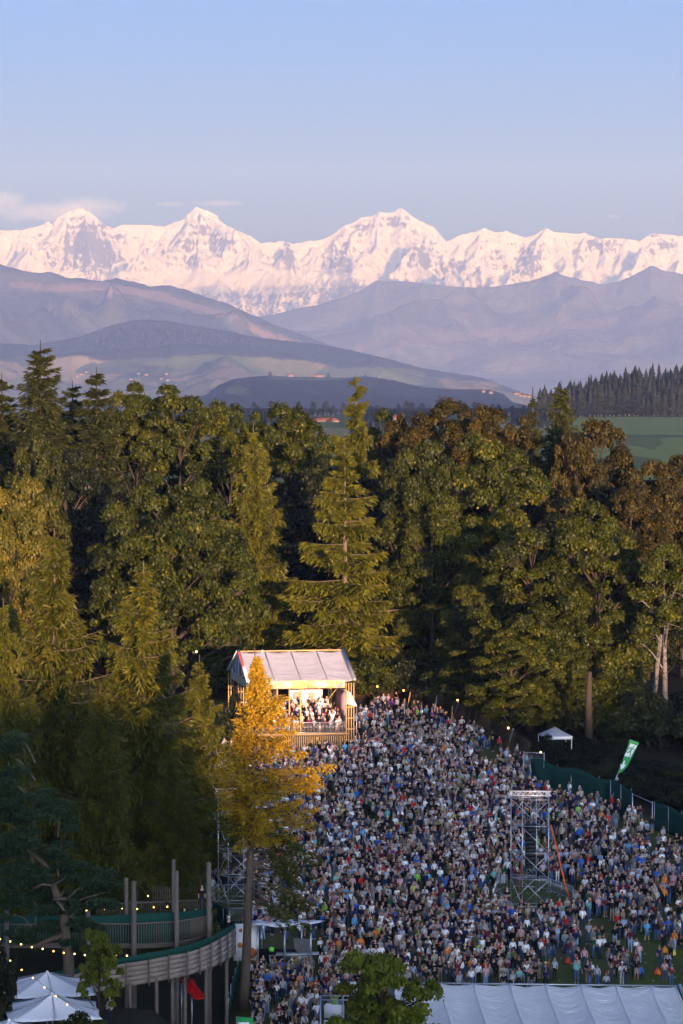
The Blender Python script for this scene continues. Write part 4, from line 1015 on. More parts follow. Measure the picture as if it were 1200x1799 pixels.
# where the crowd stands, in world metres
PTS_TOP = [(350, 1312), (470, 1318), (530, 1322), (618, 1318), (628, 1262), (660, 1248), (700, 1240), (760, 1262), (800, 1282), (850, 1296), (900, 1330), (940, 1352), (980, 1382), (1040, 1404), (1100, 1432), (1150, 1470), (1200, 1498), (1300, 1540)]
def in_crowd(px, py):
    top = np.interp(px, [p[0] for p in PTS_TOP], [p[1] for p in PTS_TOP])
    if py < top or px < 352 or px > 1290: return 0.0
    left = np.interp(py, [1300, 1580, 1640, 1700, 1880], [352, 372, 425, 436, 430])
    if px < left: return 0.0
    if px > 700 and py > 1752: return 0.0
    if px > 560 and py > 1800: return 0.0
    if py > 1865: return 0.0
    p = .86
    if px > 840: p = .78
    if px > 950 and py > 1560: p = .88
    if px > 1100 and py > 1500: p = .74
    if px > 1150 and py > 1560: p = .48
    if px > 950 and py > 1672: p = .0 if py > 1738 else .36
    if px < 620 and py < 1334: p = .6
    if py < top + 26: p *= .55
    if px > 925 and py < top + 60: p *= .7
    # enclosures round the two scaffold towers, the small stand
    if ((px - 932) / 92) ** 2 + ((py - 1583) / 34) ** 2 < 1: return 0.0
    if ((px - 408) / 46) ** 2 + ((py - 1592) / 24) ** 2 < 1: return 0.0
    if 440 < px < 562 and 1655 < py < 1716: return .0
    if abs(px - 430) < 12 and py > 1740: return 0.0
    if 503 < px < 612 and py < 1326: return 0.0
    return p
LAMPS_ = []
rp = random.Random(2024); cand = []
_gx, _gy = np.meshgrid(np.arange(-32, 46, .5), np.arange(224, 396, .5)); _gap = fbm(_gx / 5.0, _gy / 8.0, 3, 91)
gyy = 226.0
while gyy < 392:
    gx = -30.0
    while gx < 42:
        x = gx + rp.uniform(-.3, .3); y = gyy + rp.uniform(-.5, .5)
        gz = float(-8.4 + 0.04 * y); px, py = proj(x, y, gz)
        p = in_crowd(px, py)
        if p > 0:
            gap = _gap[int((y - 224) * 2), int((x + 32) * 2)]
            if px > 800: p *= float(sstep(.18, .36, gap))
            elif gap < .43: p *= .6
            if rp.random() < p: cand.append((y, x, px, py))
        gx += .66
    gyy += 1.08
cand.sort()
extra = []
for (px, py) in [(957, 1372), (1112, 1455), (1127, 1448), (1168, 1500), (1178, 1515)]:
    d = 54.4 * F / (py - 650 + .04 * F); extra.append((d, xat(px, d), px, py))

# individuals: the 300 nearest that can be seen over the tent and past the young tree
front = []
rest = []
for c in cand:
    hidden = (570 < c[2] < 765 and c[3] > 1735) or (c[2] > 690 and c[3] > 1747) or c[3] > 1835 or (545 < c[2] < 590 and c[3] > 1800)
    if len(front) < 285 and not hidden: front.append(c)
    elif not (c[3] > 1850): rest.append(c)
front += extra
def place_words(px, py, r):
    L = []
    if py > 1700 and px > 770: L += ['just above the ridge of the long white tent', 'in the first row behind the white tent roof', 'close behind the white tent roof']
    if px > 950 and py > 1640: L += ['on the open grass behind the white tent', 'in the thin crowd over the white tent roof', 'on the trampled grass beyond the tent']
    if 560 <= px <= 780: L += ['right above the young green maple', 'in the packed crowd over the young maple', 'behind the crown of the young maple']
    if px < 560: L += ['in the shade by the bare larch trunk', 'below the small canopied stand', 'in the dark packed corner under the stand', 'beside the scaffold stand steps']
    if 780 < px < 950 and py <= 1740: L += ['in the front crowd below the scaffold tower', 'between the scaffold tower and the white tent', 'in the tight group before the tower fence']
    if py < 1600: L += ['near the green netting']
    return r.choice(L) if L else 'in the middle of the field'
used = set(); rl = random.Random(5)
def person_obj(x, y, z, of, rz, label, group='people of the concert crowd'):
    ob = bpy.data.objects.new('person', TPL_HI[of['pose'], 'long' if of['long'] else 'short']); COL.objects.link(ob)
    ob.location = (x, y, z); ob.rotation_euler = (0, 0, rz); ob.scale = (of['h'],) * 3
    tag(ob, label, 'person', group)
    sk = of['skin']; top = of['top'][1]; bot = of['bot'][1]
    for k, v in (('skin_tone', sk), ('hair_colour', of['hair'][1]), ('top_colour', top), ('sleeve_colour', sk if of['short'] else top), ('trouser_colour', bot), ('shin_colour', sk if of['shorts'] else bot), ('shoe_colour', of['shoe'])): ob[k] = [float(q) for q in v]
    if of['hat']:
        h = link('hat', HAT_M[of['hat'][0], of['pose'] == 9], ob); h['hat_colour'] = [float(q) for q in of['hat'][2]]
        h.scale = (1, 1, 1)
    return ob
def art(w): return ('an ' if w[0] in 'aeiou' else 'a ') + w
def label_for(of, place, r):
    top = of['top'][0] + ' ' + ('t-shirt' if of['short'] else r.choice(['jacket', 'sweater', 'hoodie']))
    head = of['hat'][1] if of['hat'] else (('long ' if of['long'] else 'short ') + of['hair'][0])
    pose = POSES[of['pose']][2]
    return 'person in %s and %s, %s, %s, %s' % (top, of['bot'][0], head, pose, place)
def shorten(s): return s
for (y, x, px, py) in front:
    for tries in range(40):
        of = outfit(rl)
        if px > 950 and py > 1560 and rl.random() < .18: of['pose'] = 9
        place = place_words(px, py, rl)
        top = of['top'][0] + ' ' + ('t-shirt' if of['short'] else rl.choice(['jacket', 'sweater', 'hoodie']))
        head = of['hat'][1] if of['hat'] else of['hair'][0]
        pose = {0: '', 1: 'arms crossed', 2: 'hands clasped', 3: 'hands on hips', 4: 'hands in pockets', 5: 'holding a phone', 6: 'holding a drink', 7: 'arms raised', 8: 'one arm up', 9: 'sitting'}[of['pose']]
        bits = ['person', 'in', top]
        s = 'person in %s, %s' % (top, head)
        if pose: s += ', ' + pose
        s2 = s + ' ' + place
        if len(s2.split()) + 3 <= 16: s2 = s + ', ' + of['bot'][0] + ', ' + place
        if len(s2.split()) > 16: continue
        if s2 not in used: break
    used.add(s2)
    person_obj(x, y, float(G(x, y)), of, rl.uniform(-.5, .5) + .02 * 0, s2)

# the rest of the crowd is past counting: one mesh, each body a full figure with its own clothes
CROWD_MAT = None
def crowd(name, items, label=None):
    """items: (x, y, z, outfit, rz)"""
    VV = []; loops = []; sizes = []; cols = []; base = 0
    for (x, y, z, of, rz) in items:
        V, Fc, pt = TPL_LO[of['pose'], 'long' if of['long'] else 'short']
        c, s = math.cos(rz), math.sin(rz); h = of['h']
        W = np.empty_like(V); W[:, 0] = x + (V[:, 0] * c - V[:, 1] * s) * h; W[:, 1] = y + (V[:, 0] * s + V[:, 1] * c) * h; W[:, 2] = z + V[:, 2] * h
        sk = of['skin']; top = of['top'][1]; bot = of['bot'][1]
        pal = np.array([sk, of['hair'][1], top, sk if of['short'] else top, bot, sk if of['shorts'] else bot, of['shoe']])
        VV.append(W)
        for f, p in zip(Fc, pt):
            loops.extend([i + base for i in f]); sizes.append(len(f)); cols.extend([pal[p]] * len(f))
        base += len(V)
        if of['hat']:
            HV, HF = HAT_R[of['hat'][0], of['pose'] == 9]
            W = np.empty_like(HV); W[:, 0] = x + (HV[:, 0] * c - HV[:, 1] * s) * h; W[:, 1] = y + (HV[:, 0] * s + HV[:, 1] * c) * h; W[:, 2] = z + HV[:, 2] * h
            VV.append(W); hc = np.array(of['hat'][2])
            for f in HF: loops.extend([i + base for i in f]); sizes.append(4); cols.extend([hc] * 4)
            base += len(HV)
    me = bpy.data.meshes.new(name); V = np.concatenate(VV).astype(np.float32)
    me.vertices.add(len(V)); me.vertices.foreach_set('co', V.ravel()); L = np.array(loops, np.int32); sz = np.array(sizes, np.int32)
    me.loops.add(len(L)); me.loops.foreach_set('vertex_index', L); me.polygons.add(len(sz))
    me.polygons.foreach_set('loop_start', np.concatenate([[0], np.cumsum(sz)[:-1]]).astype(np.int32)); me.polygons.foreach_set('loop_total', sz)
    me.polygons.foreach_set('use_smooth', np.ones(len(sz), bool))
    a = me.attributes.new('clothes', 'FLOAT_COLOR', 'CORNER'); cc = np.ones((len(L), 4), np.float32); cc[:, :3] = np.array(cols); a.data.foreach_set('color', cc.ravel())
    me.update(calc_edges=True); me.materials.append(CROWD_MAT)
    o = link(name, me); o['kind'] = 'stuff'
    if label: o['label'] = label
    return o
_t = NT('clothes_and_skin'); _c = _t.attr('clothes'); _t.bsdf(_t.mix(_t.math('MULTIPLY', _t.noise(9, 3, .6, _t.pos()), .2), _c, _t.mix(1.0, _c, (.45, .45, .45), 'MULTIPLY')), .85, 0, .15); CROWD_MAT = _t.m
items = []; rc = random.Random(99)
for (y, x, px, py) in rest:
    of = outfit(rc)
    if px > 900 and rc.random() < .13 or (px > 840 and py < 1330 and rc.random() < .4): of['pose'] = 9
    items.append((x, y, float(G(x, y)), of, rc.gauss(0, .55)))
crowd('crowd', items, 'dense standing concert crowd filling the field')
# ---------------------------------------------------------------- built things
STEEL = mat_simple('galvanised_steel', (.50, .51, .53), .38, .75, .5, var=.15)
STEEL_D = mat_simple('dull_steel', (.30, .31, .33), .5, .6, .4)
BLACKP = mat_simple('black_paint', (.012, .012, .014), .5)
WOODN = mat_wood('new_timber', (.50, .33, .14))
WOODG = mat_wood('grey_timber', (.15, .12, .095))
WOODB = mat_wood('weathered_boards', (.27, .21, .175), 1.0, .45)
CANV = mat_simple('white_canvas', (.84, .82, .81), .7, var=.06)
def fabric(name, col, wr=1.0, axis='Z', scale=1.0, bd=.10):
    t = NT(name); v = t.obj()
    w = t.n('ShaderNodeTexWave', {'Scale': 1.6 * scale, 'Distortion': 5.0, 'Detail': 3, 'Detail Scale': .6, 'Vector': t.n('ShaderNodeMapping', {'Vector': v, 'Scale': (.22, 1, 1)}).outputs[0]}, bands_direction=axis).outputs['Fac']
    c = t.mix(t.noise(.8, 6, .7, v), tuple(x * .78 for x in col), col)
    t.bsdf(c, .75, 0, .2, bump=w, bstr=.55 * wr, bdist=bd); return t.m
ROOFC = fabric('grey_roof_cloth', (.46, .46, .50), 1.0, 'Y')
TENTC = fabric('white_tent_cloth', (.82, .80, .80), 1.0, 'Y', 1.4, .12)
def mat_net(name, col):
    t = NT(name); v = t.obj(); f = t.noise(.5, 5, .65, t.n('ShaderNodeMapping', {'Vector': v, 'Scale': (.5, .5, 2.2)}).outputs[0])
    c = t.mix(f, tuple(x * .45 for x in col), tuple(x * 1.5 for x in col)); t.bsdf(c, .85, 0, .15, bump=f, bstr=.8, bdist=.12); return t.m
NET = mat_net('green_netting', (.010, .055, .042))
SIGNG = mat_simple('sign_green', (.03, .30, .08), .6, var=.1)
ORANGE = mat_simple('orange_strap', (.85, .13, .02), .6)
REDP = mat_simple('red_plastic', (.55, .015, .015), .35)
def emit(name, col, s):
    t = NT(name); e = t.n('ShaderNodeEmission', {'Color': (*col, 1), 'Strength': s}); t.t.links.new(e.outputs[0], t.out.inputs[0]); return t.m
BULB = emit('warm_bulb', (1.0, .50, .12), 3.2)
def gpt(px, py):
    d = 54.4 * F / (py - 650 + .04 * F)
    for _ in range(8):
        p = P(px, py, d); g_ = float(G(p.x, d)); d = d * (CAMZ - g_) / (CAMZ - p.z)
    p = P(px, py, d); return Vector((p.x, d, float(G(p.x, d))))
def copy_tree(o, parent=None):
    c = o.copy(); COL.objects.link(c); c.parent = parent
    for ch in [q for q in bpy.data.objects if q.parent is o]: copy_tree(ch, c)
    return c

def letters(txt, size, mat, parent, loc, rot):
    tc = bpy.data.curves.new('lettering', 'FONT'); tc.body = txt; tc.size = size; tc.align_x = 'CENTER'; tc.extrude = .004
    t_ = bpy.data.objects.new('lettering', tc); COL.objects.link(t_); ev = t_.evaluated_get(bpy.context.evaluated_depsgraph_get()); me = bpy.data.meshes.new_from_object(ev)
    bpy.data.objects.remove(t_); me.materials.clear(); me.materials.append(mat); link('lettering', me, parent, loc=loc, rot=rot)
# ---- grandstand with the cloth roof
def grandstand():
    th = R_(10); o = P(442, 1325, 350); gz = float(G(o.x, 350)) - .05
    root = empty('grandstand', (o.x, 350, gz), th, 'roofed timber grandstand with ribbed cloth roof and printed front banner, packed with people', 'grandstand')
    L, W = 10.35, 13.5; FZ = 2.45; BZ = 7.25; EZ = 8.1; RZ = 10.55
    MB().box((L / 2, W / 2, FZ - .12), (L, W, .24)).build('deck', WOODG, root)
    # skirting slats, each one its own piece
    sl = MB().box((0, 0, 0), (.085, .05, FZ - .25)).mesh('slat', [WOODN])
    for i in range(52): link('slat', sl, root, loc=(.1 + i * (L - .2) / 51, -.06, (FZ - .25) / 2))
    for z in (FZ - .02, .25): MB().box((L / 2, -.11, z), (L, .05, .12)).build('rail', WOODN, root)
    MB().box((L / 2, .35, FZ / 2 - .1), (L - .2, .05, FZ - .3)).build('skirting_back', BLACKP, root)
    # ladder columns at the corners
    def column(u, v):
        c = MB()
        for k in range(4): c.box((u + (k - 1.5) * .27, v, (BZ + .5) / 2), (.09, .09, BZ + .5))
        col = c.build('column', WOODN, root)
        m = MB()
        for z in np.arange(.6, BZ, 1.15): m.box((u, v - .07, z), (.95, .04, .10))
        m.build('rung', WOODN, col)
    column(-.1, -.2); column(L + .05, -.2); column(-.1, W); column(L, W); column(0, W * .5)
    # guard rail
    MB().tube([(0.4, -.05, FZ + 1.18), (L - .35, -.05, FZ + 1.18)], .035, 6).build('handrail', STEEL, root)
    MB().tube([(0.4, -.05, FZ + .12), (L - .35, -.05, FZ + .12)], .03, 6).build('handrail', STEEL, root)
    bm = MB().tube([(0, 0, 0), (0, 0, 1.06)], .016, 5).mesh('baluster', [STEEL])
    for i in range(62): link('baluster', bm, root, loc=(.45 + i * (L - .85) / 61, -.05, FZ + .12))
    for u in (.5, 4.0, 7.2): MB().tube([(u, -.05, FZ), (u, -.05, FZ + 1.2)], .04, 6).build('rail_post', STEEL, root)
    # inner posts and wind braces
    for u, v in ((5.2, .1), (4.4, 2.5), (3.5, 5), (1.8, .1)): MB().tube([(u, v, FZ), (u, v, BZ + .3)], .08, 8).build('post', WOODN, root)
    for a, b in (((5.6, 4, BZ), (7.6, 4, BZ - 1.9)), ((8.2, 4, BZ), (6.8, 4, BZ - 1.9)), ((10.1, 4, BZ), (8.6, 4, BZ - 1.9)), ((.5, .4, BZ), (2.8, .4, BZ - 1.5))): MB().tube([a, b], .035, 5).build('brace', WOODN, root)
    # back wall, side wall, white board
    MB().box((L / 2, W - .3, FZ + 2.3), (L, .1, 4.8)).build('back_wall', BLACKP, root)
    MB().box((L - .12, W * .35, FZ + 2.2), (.06, W * .6, 4.2)).build('side_wall', mat_simple('side_print', (.45, .32, .36), .7, var=.6, scale=.8), root)
    bd = MB().box((7.0, 7.6, FZ + 2.9), (3.6, .08, 2.0)).build('screen_board', CANV, root)
    for u, s in ((6.0, .42), (7.6, .36)):
        q = MB(); q.tube([(u, 7.55, FZ + 3.3), (u, 7.53, FZ + 3.3)], s, 16); q.build('emblem', mat_simple('emblem_grey', (.35, .25, .2), .7), bd)
    # printed front banner with emblems
    ban = MB().box((L / 2 - .3, -.35, (BZ + EZ) / 2), (L - .4, .08, EZ - BZ)).build('banner', mat_simple('cream_banner', (.56, .46, .30), .6, var=.06), root)
    zc = (BZ + EZ) / 2; y0 = -.40
    def disc(u, z, ru, rz_, col, y, nm='emblem', a0=0, a1=2 * math.pi, inner=0):
        n = 28; V = []; Q = []
        for k in range(n + 1):
            a = a0 + (a1 - a0) * k / n; V += [(u + ru * inner * math.cos(a), y, z + rz_ * inner * math.sin(a)), (u + ru * math.cos(a), y, z + rz_ * math.sin(a))]
        for k in range(n): Q.append((2 * k, 2 * k + 1, 2 * k + 3, 2 * k + 2))
        MB().add(V, Q).build(nm, mat_simple('print', tuple(q * .75 for q in col), .6, var=.05), ban)
    MB().box((7.2, y0 + .005, zc), (2.9, .02, EZ - BZ - .04)).build('panel', mat_simple('print_orange', (.66, .36, .16), .6, var=.1), ban)
    MB().box((4.8, y0 + .005, zc), (1.1, .02, EZ - BZ - .04)).build('panel', mat_simple('print_yellow', (.78, .60, .15), .6, var=.1), ban)
    disc(2.8, zc, .38, .36, (.55, .33, .2), y0 - .012); disc(1.2, zc, .3, .36, (.6, .4, .1), y0 - .012)
    disc(7.3, zc + .05, .85, .36, (.85, .80, .70), y0 - .014, a0=-math.pi * .98, a1=-.05, inner=.82)
    disc(9.2, zc - .02, .38, .38, (.30, .22, .25), y0 - .012); disc(9.05, zc + .15, .3, .22, (.75, .55, .1), y0 - .016); disc(5.4, zc, .35, .37, (.72, .52, .1), y0 - .012)
    letters('WO', .62, mat_simple('print_white', (.85, .8, .7), .6), ban, (7.3, y0 - .02, zc - .12), (R_(90), 0, 0))
    # roof cloth: five bays hung between ribs, sagging
    nb = 4; nu = nb * 8 + 1; nv = 44; us = np.linspace(-.35, L + .45, nu); W2 = W / 2
    for side, nm in ((0, 'roof'), (1, 'roof')):
        V = []; 
        for j in range(nv):
            t = j / (nv - 1)
            for i, u in enumerate(us):
                ph = (i % 8) / 8; sag = .22 * math.sin(math.pi * ph) * (1 if i < nu - 1 else 0)
                v = -.45 + (W2 + .45) * t if side == 0 else W + .35 - (W2 + .35) * t
                z = EZ + (RZ - EZ) * t - sag * (1.0 - .3 * t) - .10 * math.sin(math.pi * t)
                z += (.075 * (float(vn(np.array(t * 17 + .6 * math.sin(u * 1.3)), np.array(u * .5 + 9 * (i // 8)), 5 + side)) - .5)) * math.sin(math.pi * min(ph, 1)) ** .5 if ph else 0
                V.append((u, v, z))
        rf = link(nm, mesh_np(nm, np.array(V), grid_faces(nv, nu), [ROOFC], True), root)
        sol = rf.modifiers.new('cloth', 'SOLIDIFY'); sol.thickness = .03
        if side == 0:
            for i in range(0, nu, 8): MB().tube([(us[i], -.5, EZ + .02), (us[i], W2 * .5, (EZ + RZ) / 2 - .03), (us[i], W2, RZ + .03)], .05, 6).build('rib', STEEL_D, rf)
    MB().tube([(-.4, W2, RZ + .08), (L + .4, W2, RZ + .08)], .07, 6).build('ridge_beam', WOODN, root)
    for s, u in ((-1, -.42), (1, L + .5)):          # white edge boards
        q = MB(); a = Vector((u, -.6, EZ - .02)); b = Vector((u, W2, RZ + .1)); c = Vector((u, W + .4, EZ - .02))
        for p_, r_ in ((a, b), (c, b)):
            V = [p_ + Vector((-.16, 0, -.10)), p_ + Vector((.16, 0, -.10)), r_ + Vector((.16, 0, -.10)), r_ + Vector((-.16, 0, -.10)), p_ + Vector((-.16, 0, .12)), p_ + Vector((.16, 0, .12)), r_ + Vector((.16, 0, .12)), r_ + Vector((-.16, 0, .12))]
            q.add(V, [(0, 3, 2, 1), (4, 5, 6, 7), (0, 1, 5, 4), (1, 2, 6, 5), (2, 3, 7, 6), (3, 0, 4, 7)])
        q.build('edge_board', CANV if s < 0 else STEEL, root)
    q = MB(); a = Vector((-.45, 2.6, EZ + 1.23)); b = Vector((-.45, 6.2, RZ + .02)); q.add([a + Vector((-.13, 0, .06)), a + Vector((.1, 0, .06)), b + Vector((.1, 0, .06)), b + Vector((-.13, 0, .06))], [(0, 1, 2, 3)]); q.build('stripe', mat_simple('red_print', (.6, .1, .06), .6), root)
    # gable with its printed picture panel
    x0 = -.30
    def gpoly(pts, nm, mat, dx=0.0, par=None):
        V = [(x0 - dx, v, z) for v, z in pts] + [(x0 - dx + .04, v, z) for v, z in pts]; n = len(pts)
        fc = [tuple(range(n))[::-1], tuple(range(n, 2 * n))] + [(i, (i + 1) % n, n + (i + 1) % n, n + i) for i in range(n)]
        me = bpy.data.meshes.new(nm); me.from_pydata(V, [], fc); me.materials.append(mat); return link(nm, me, par or root)
    zt = lambda v: EZ + (RZ - EZ) * (1 - abs(v - W2) / W2) - .12
    gb = gpoly([(.2, EZ - .9), (W - .2, EZ - .9), (W - .2, EZ), (W2, RZ - .05), (.2, EZ)], 'gable', mat_simple('grey_cloth_band', (.42, .40, .33), .7, var=.15), 0)
    gpoly([(.6, EZ - .05), (W - 1.5, EZ - .05), (W2, RZ - .45)], 'picture_panel', mat_simple('panel_white', (.72, .74, .80), .6, var=.05), .06, gb)
    gpoly([(1.8, EZ - .03), (4.6, EZ - .03), (5.6, RZ - .9), (4.6, zt(4.6) - .35), (1.8, zt(1.8) - .1)], 'panel', mat_simple('panel_rust', (.42, .12, .045), .6, var=.15), .12, gb)
    gpoly([(5.1, EZ), (6.0, EZ), (6.1, RZ - 1.5), (5.8, RZ - .8), (5.2, RZ - 1.3)], 'figure', mat_simple('panel_green', (.05, .13, .05), .6, var=.3), .12, gb)
    for v in (7.2, 8.3, 9.4, 10.2): gpoly([(v, EZ), (v + .45, EZ), (v + .38, zt(v) - .6), (v + .1, zt(v) - .5)], 'figure', mat_simple('panel_blue', (.08, .11, .22), .6, var=.3), .12, gb)
    q = MB(); V = []; Q = []
    for k in range(21):
        a = -math.pi * (.02 + .96 * k / 20); V += [(x0 - .16, 3.2 + .95 * math.cos(a), EZ + .65 + .5 * math.sin(a)), (x0 - .16, 3.2 + .72 * math.cos(a), EZ + .65 + .36 * math.sin(a))]
    for k in range(20): Q.append((2 * k, 2 * k + 1, 2 * k + 3, 2 * k + 2))
    q.add(V, Q); q.build('emblem', CANV, gb)
    letters('WO', .85, CANV, gb, (x0 - .17, 3.2, EZ + .5), (R_(90), 0, R_(-90)))
    # side deck rail box on the gable side
    MB().box((-.05, W * .45, FZ + 1.0), (.06, W * .5, 1.7)).build('side_panel', WOODN, root)
    # stepped tiers inside
    for k in range(1, 6): MB().box((L / 2, 1.2 + k * 1.15, FZ + .16 * k), (L - .4, 1.15, .32 * k)).build('step', WOODG, root)
    # the people on it
    M = Matrix.Translation(root.location) @ Matrix.Rotation(th, 4, 'Z'); r = random.Random(31); items = []
    for k in range(6):
        for i in range(17):
            if r.random() < .10: continue
            u = .6 + i * .56 + r.uniform(-.15, .15); v = .55 + k * 1.15 + r.uniform(-.2, .2); z = FZ + (.32 * k if k else 0)
            p = M @ Vector((u, v, z)); of = outfit(r); of['pose'] = of['pose'] if of['pose'] != 9 else 0
            items.append((p.x, p.y, p.z, of, r.gauss(0, .4) + th))
    crowd('crowd', items, 'people packed on the tiers of the roofed grandstand')
    return root
grandstand()
# small annex tent at the right end of the stand
q = P(624, 1225, 356); g0 = float(G(q.x, 356))
an = empty('tent', (q.x, 356, g0), 0, 'small white tent squeezed behind the right column of the grandstand', 'tent')
m = MB(); m.add([(-1.2, -1, 5.0), (.2, -1, 4.6), (.2, 1, 4.6), (-1.2, 1, 5.0), (-1.2, -1, 6.4), (-.5, -1, 6.0), (-.5, 1, 6.0), (-1.2, 1, 6.4)], [(0, 1, 5, 4), (1, 2, 6, 5), (4, 5, 6, 7), (3, 0, 4, 7), (2, 3, 7, 6)]); m.build('canopy', CANV, an)
MB().box((.15, -1, 2.4), (.08, .08, 4.6)).build('post', STEEL, an); MB().box((-1, -1, 2.5), (.08, .08, 5.0)).build('post', STEEL, an)

# ---- scaffold towers
def tower():
    root = empty('scaffold_tower', (0, 0, 0))
    A = Vector((-1.05, -.25, 0)); B = Vector((1.05, -.45, 0)); C = Vector((.15, 1.15, 0)); D = Vector((-1.9, 1.05, 0)); cs = [A, B, C, D]
    H = 9.3; lv = [.45, 2.6, 4.75, 6.9, 9.05]
    for c in cs:
        lg = MB().tube([c, c + Vector((0, 0, H))], .042, 7).build('upright', STEEL, root); MB().box((c.x, c.y, .05), (.5, .35, .12)).build('foot_block', WOODG, lg)
        for z in lv: MB().tube([c + Vector((0, 0, z - .07)), c + Vector((0, 0, z + .07))], .075, 8).build('coupler', STEEL_D, lg)
    for z in lv:
        for i in range(4):
            a, b = cs[i], cs[(i + 1) % 4]; MB().tube([a + Vector((0, 0, z)), b + Vector((0, 0, z))], .036, 6).build('ledger', STEEL, root)
    for k in range(4):
        z0, z1 = lv[k] + .08, lv[k + 1] - .08
        for i in (0, 2, 3):
            a, b = cs[i], cs[(i + 1) % 4]
            if k % 2 == 0: a, b = b, a
            MB().tube([a + Vector((0, 0, z0)), b + Vector((0, 0, z1))], .03, 6).build('brace', STEEL, root)
        if k in (0, 1, 3): MB().tube([cs[0] + Vector((0, 0, z1)), cs[1] + Vector((0, 0, z0))] if k % 2 else [cs[1] + Vector((0, 0, z1)), cs[0] + Vector((0, 0, z0))], .03, 6).build('brace', STEEL, root)
    tr = MB(); a = Vector((-2.1, -.35, H + .1)); b = Vector((1.25, -.55, H + .1)); up = Vector((0, 0, .34)); bk = Vector((0, .34, 0))
    for o_ in (Vector((0, 0, 0)), up, bk, up + bk): tr.tube([a + o_, b + o_], .04, 6)
    n = 9
    for i in range(n):
        p0 = a.lerp(b, i / n); p1 = a.lerp(b, (i + 1) / n)
        for o1 in (Vector((0, 0, 0)), bk): tr.tube([p0 + o1, p0.lerp(p1, .5) + o1 + up], .02, 4); tr.tube([p0.lerp(p1, .5) + o1 + up, p1 + o1], .02, 4)
        tr.tube([p0, p0 + bk], .02, 4)
    tr.build('truss', mat_simple('white_aluminium', (.72, .72, .74), .35, .4), root)
    return root
b0 = gpt(940, 1601)
tw = tower(); tw.location = (b0.x, b0.y, b0.z)
tag(tw, 'scaffold tower with hanging black speakers standing in the fenced grass oval', 'scaffold', 'scaffold towers in the crowd')
b1 = gpt(424, 1596); tw2 = copy_tree(tw); tw2.location = (b1.x, b1.y, b1.z); tag(tw2, 'scaffold tower half hidden by the larches and the bare larch trunk', 'scaffold', 'scaffold towers in the crowd')
def speakers(b, lab):
    root = empty('line_array', (b.x - .35, b.y + .35, b.z + 5.0), 0, lab, 'loudspeaker')
    for k in range(11):
        c = MB().box((0, .04 * k * k * .12, -(k - 5) * .34 + .2), (.85, .5, .30)).build('speaker_cabinet', BLACKP, root)
        MB().box((0, -.26 + .04 * k * k * .12, -(k - 5) * .34 + .2), (.78, .03, .24)).build('grille', mat_simple('grille', (.03, .03, .033), .6), c)
    MB().tube([(0, 0, 1.9), (0, 0, 4.1)], .03, 5).build('hoist_chain', STEEL_D, root)
speakers(b0, 'black speaker column hanging inside the tower with orange straps'); speakers(b1, 'black speaker column hanging inside the tower behind the larch trunk')
def strap(pts, w, lab, mat, d0):
    q = MB(); V = [P(px, py, d) for px, py, d in pts]; q.tube(V, w, 4); o = q.build('ratchet_strap', mat); tag(o, lab, 'strap')
strap([(968, 1449, b0.y), (978, 1490, b0.y - .6), (992, 1550, b0.y - 1.6), (1006, 1600, 271)], .07, 'thick bright orange strap slanting down from the tower corner to the fence', ORANGE, 0)
strap([(920, 1455, b0.y), (917, 1500, b0.y + .5), (911, 1580, b0.y + 2)], .045, 'thin orange strap inside the tower frame', ORANGE, 0)
strap([(897, 1462, b0.y + 1), (885, 1500, b0.y + 2), (862, 1575, b0.y + 4)], .035, 'dull brown strap slanting away from the far side of the tower', mat_simple('faded_strap', (.35, .18, .07), .8), 0)

# ---- crowd barriers round the towers
def barrier():
    root = empty('crowd_barrier', (0, 0, 0)); f = MB()
    f.tube([(-1.1, 0, .12), (-1.1, 0, 1.1), (-1.02, 0, 1.16), (1.02, 0, 1.16), (1.1, 0, 1.1), (1.1, 0, .12)], .032, 6); f.tube([(-1.1, 0, .2), (1.1, 0, .2)], .026, 6); f.build('frame', STEEL, root)
    bm = MB().tube([(0, 0, .2), (0, 0, 1.16)], .010, 4).mesh('bar', [STEEL])
    for k in range(17): link('bar', bm, root, loc=(-1.0 + k * .125, 0, 0))
    for s in (-.8, .8): MB().tube([(s, -.32, .02), (s, 0, .2), (s, .32, .02)], .028, 5).build('foot', STEEL, root)
    return root
bar0 = barrier(); first = True
def barriers(pts, words, label):
    global first
    W = [gpt(*p) for p in pts]; out = []
    for a, b in zip(W[:-1], W[1:]):
        L = math.hypot(b.x - a.x, b.y - a.y); n = max(1, round(L / 2.25))
        for i in range(n):
            c = a.lerp(b, (i + .5) / n); out.append((c, math.atan2(b.y - a.y, b.x - a.x)))
    for i, (c, r_) in enumerate(out):
        o = bar0 if first else copy_tree(bar0); first = False
        o.location = (c.x, c.y, float(G(c.x, c.y))); o.rotation_euler = (0, 0, r_); tag(o, label, 'barrier', words)
barriers([(866, 1586), (872, 1568), (892, 1560), (948, 1562), (1006, 1584)], 'barriers behind the tower with orange straps', 'steel crowd barrier in the row behind the fenced scaffold tower')
barriers([(1006, 1584), (1026, 1612)], 'barriers right beside the strap anchor', 'steel crowd barrier beside the foot of the thick orange strap')
barriers([(1020, 1618), (905, 1618)], 'barriers before the tower with orange straps', 'steel crowd barrier half hidden by heads in front of the tower')
barriers([(878, 1592), (902, 1616)], 'barriers beside the security guard', 'steel crowd barrier slanting beside the guard in black')
barriers([(366, 1592), (385, 1578), (450, 1578)], 'barriers behind the tower by the walkway', 'steel crowd barrier behind the scaffold tower by the walkway')
barriers([(404, 1622), (450, 1620)], 'barriers by the canopied stand', 'steel crowd barrier between the walkway end and the canopied stand')
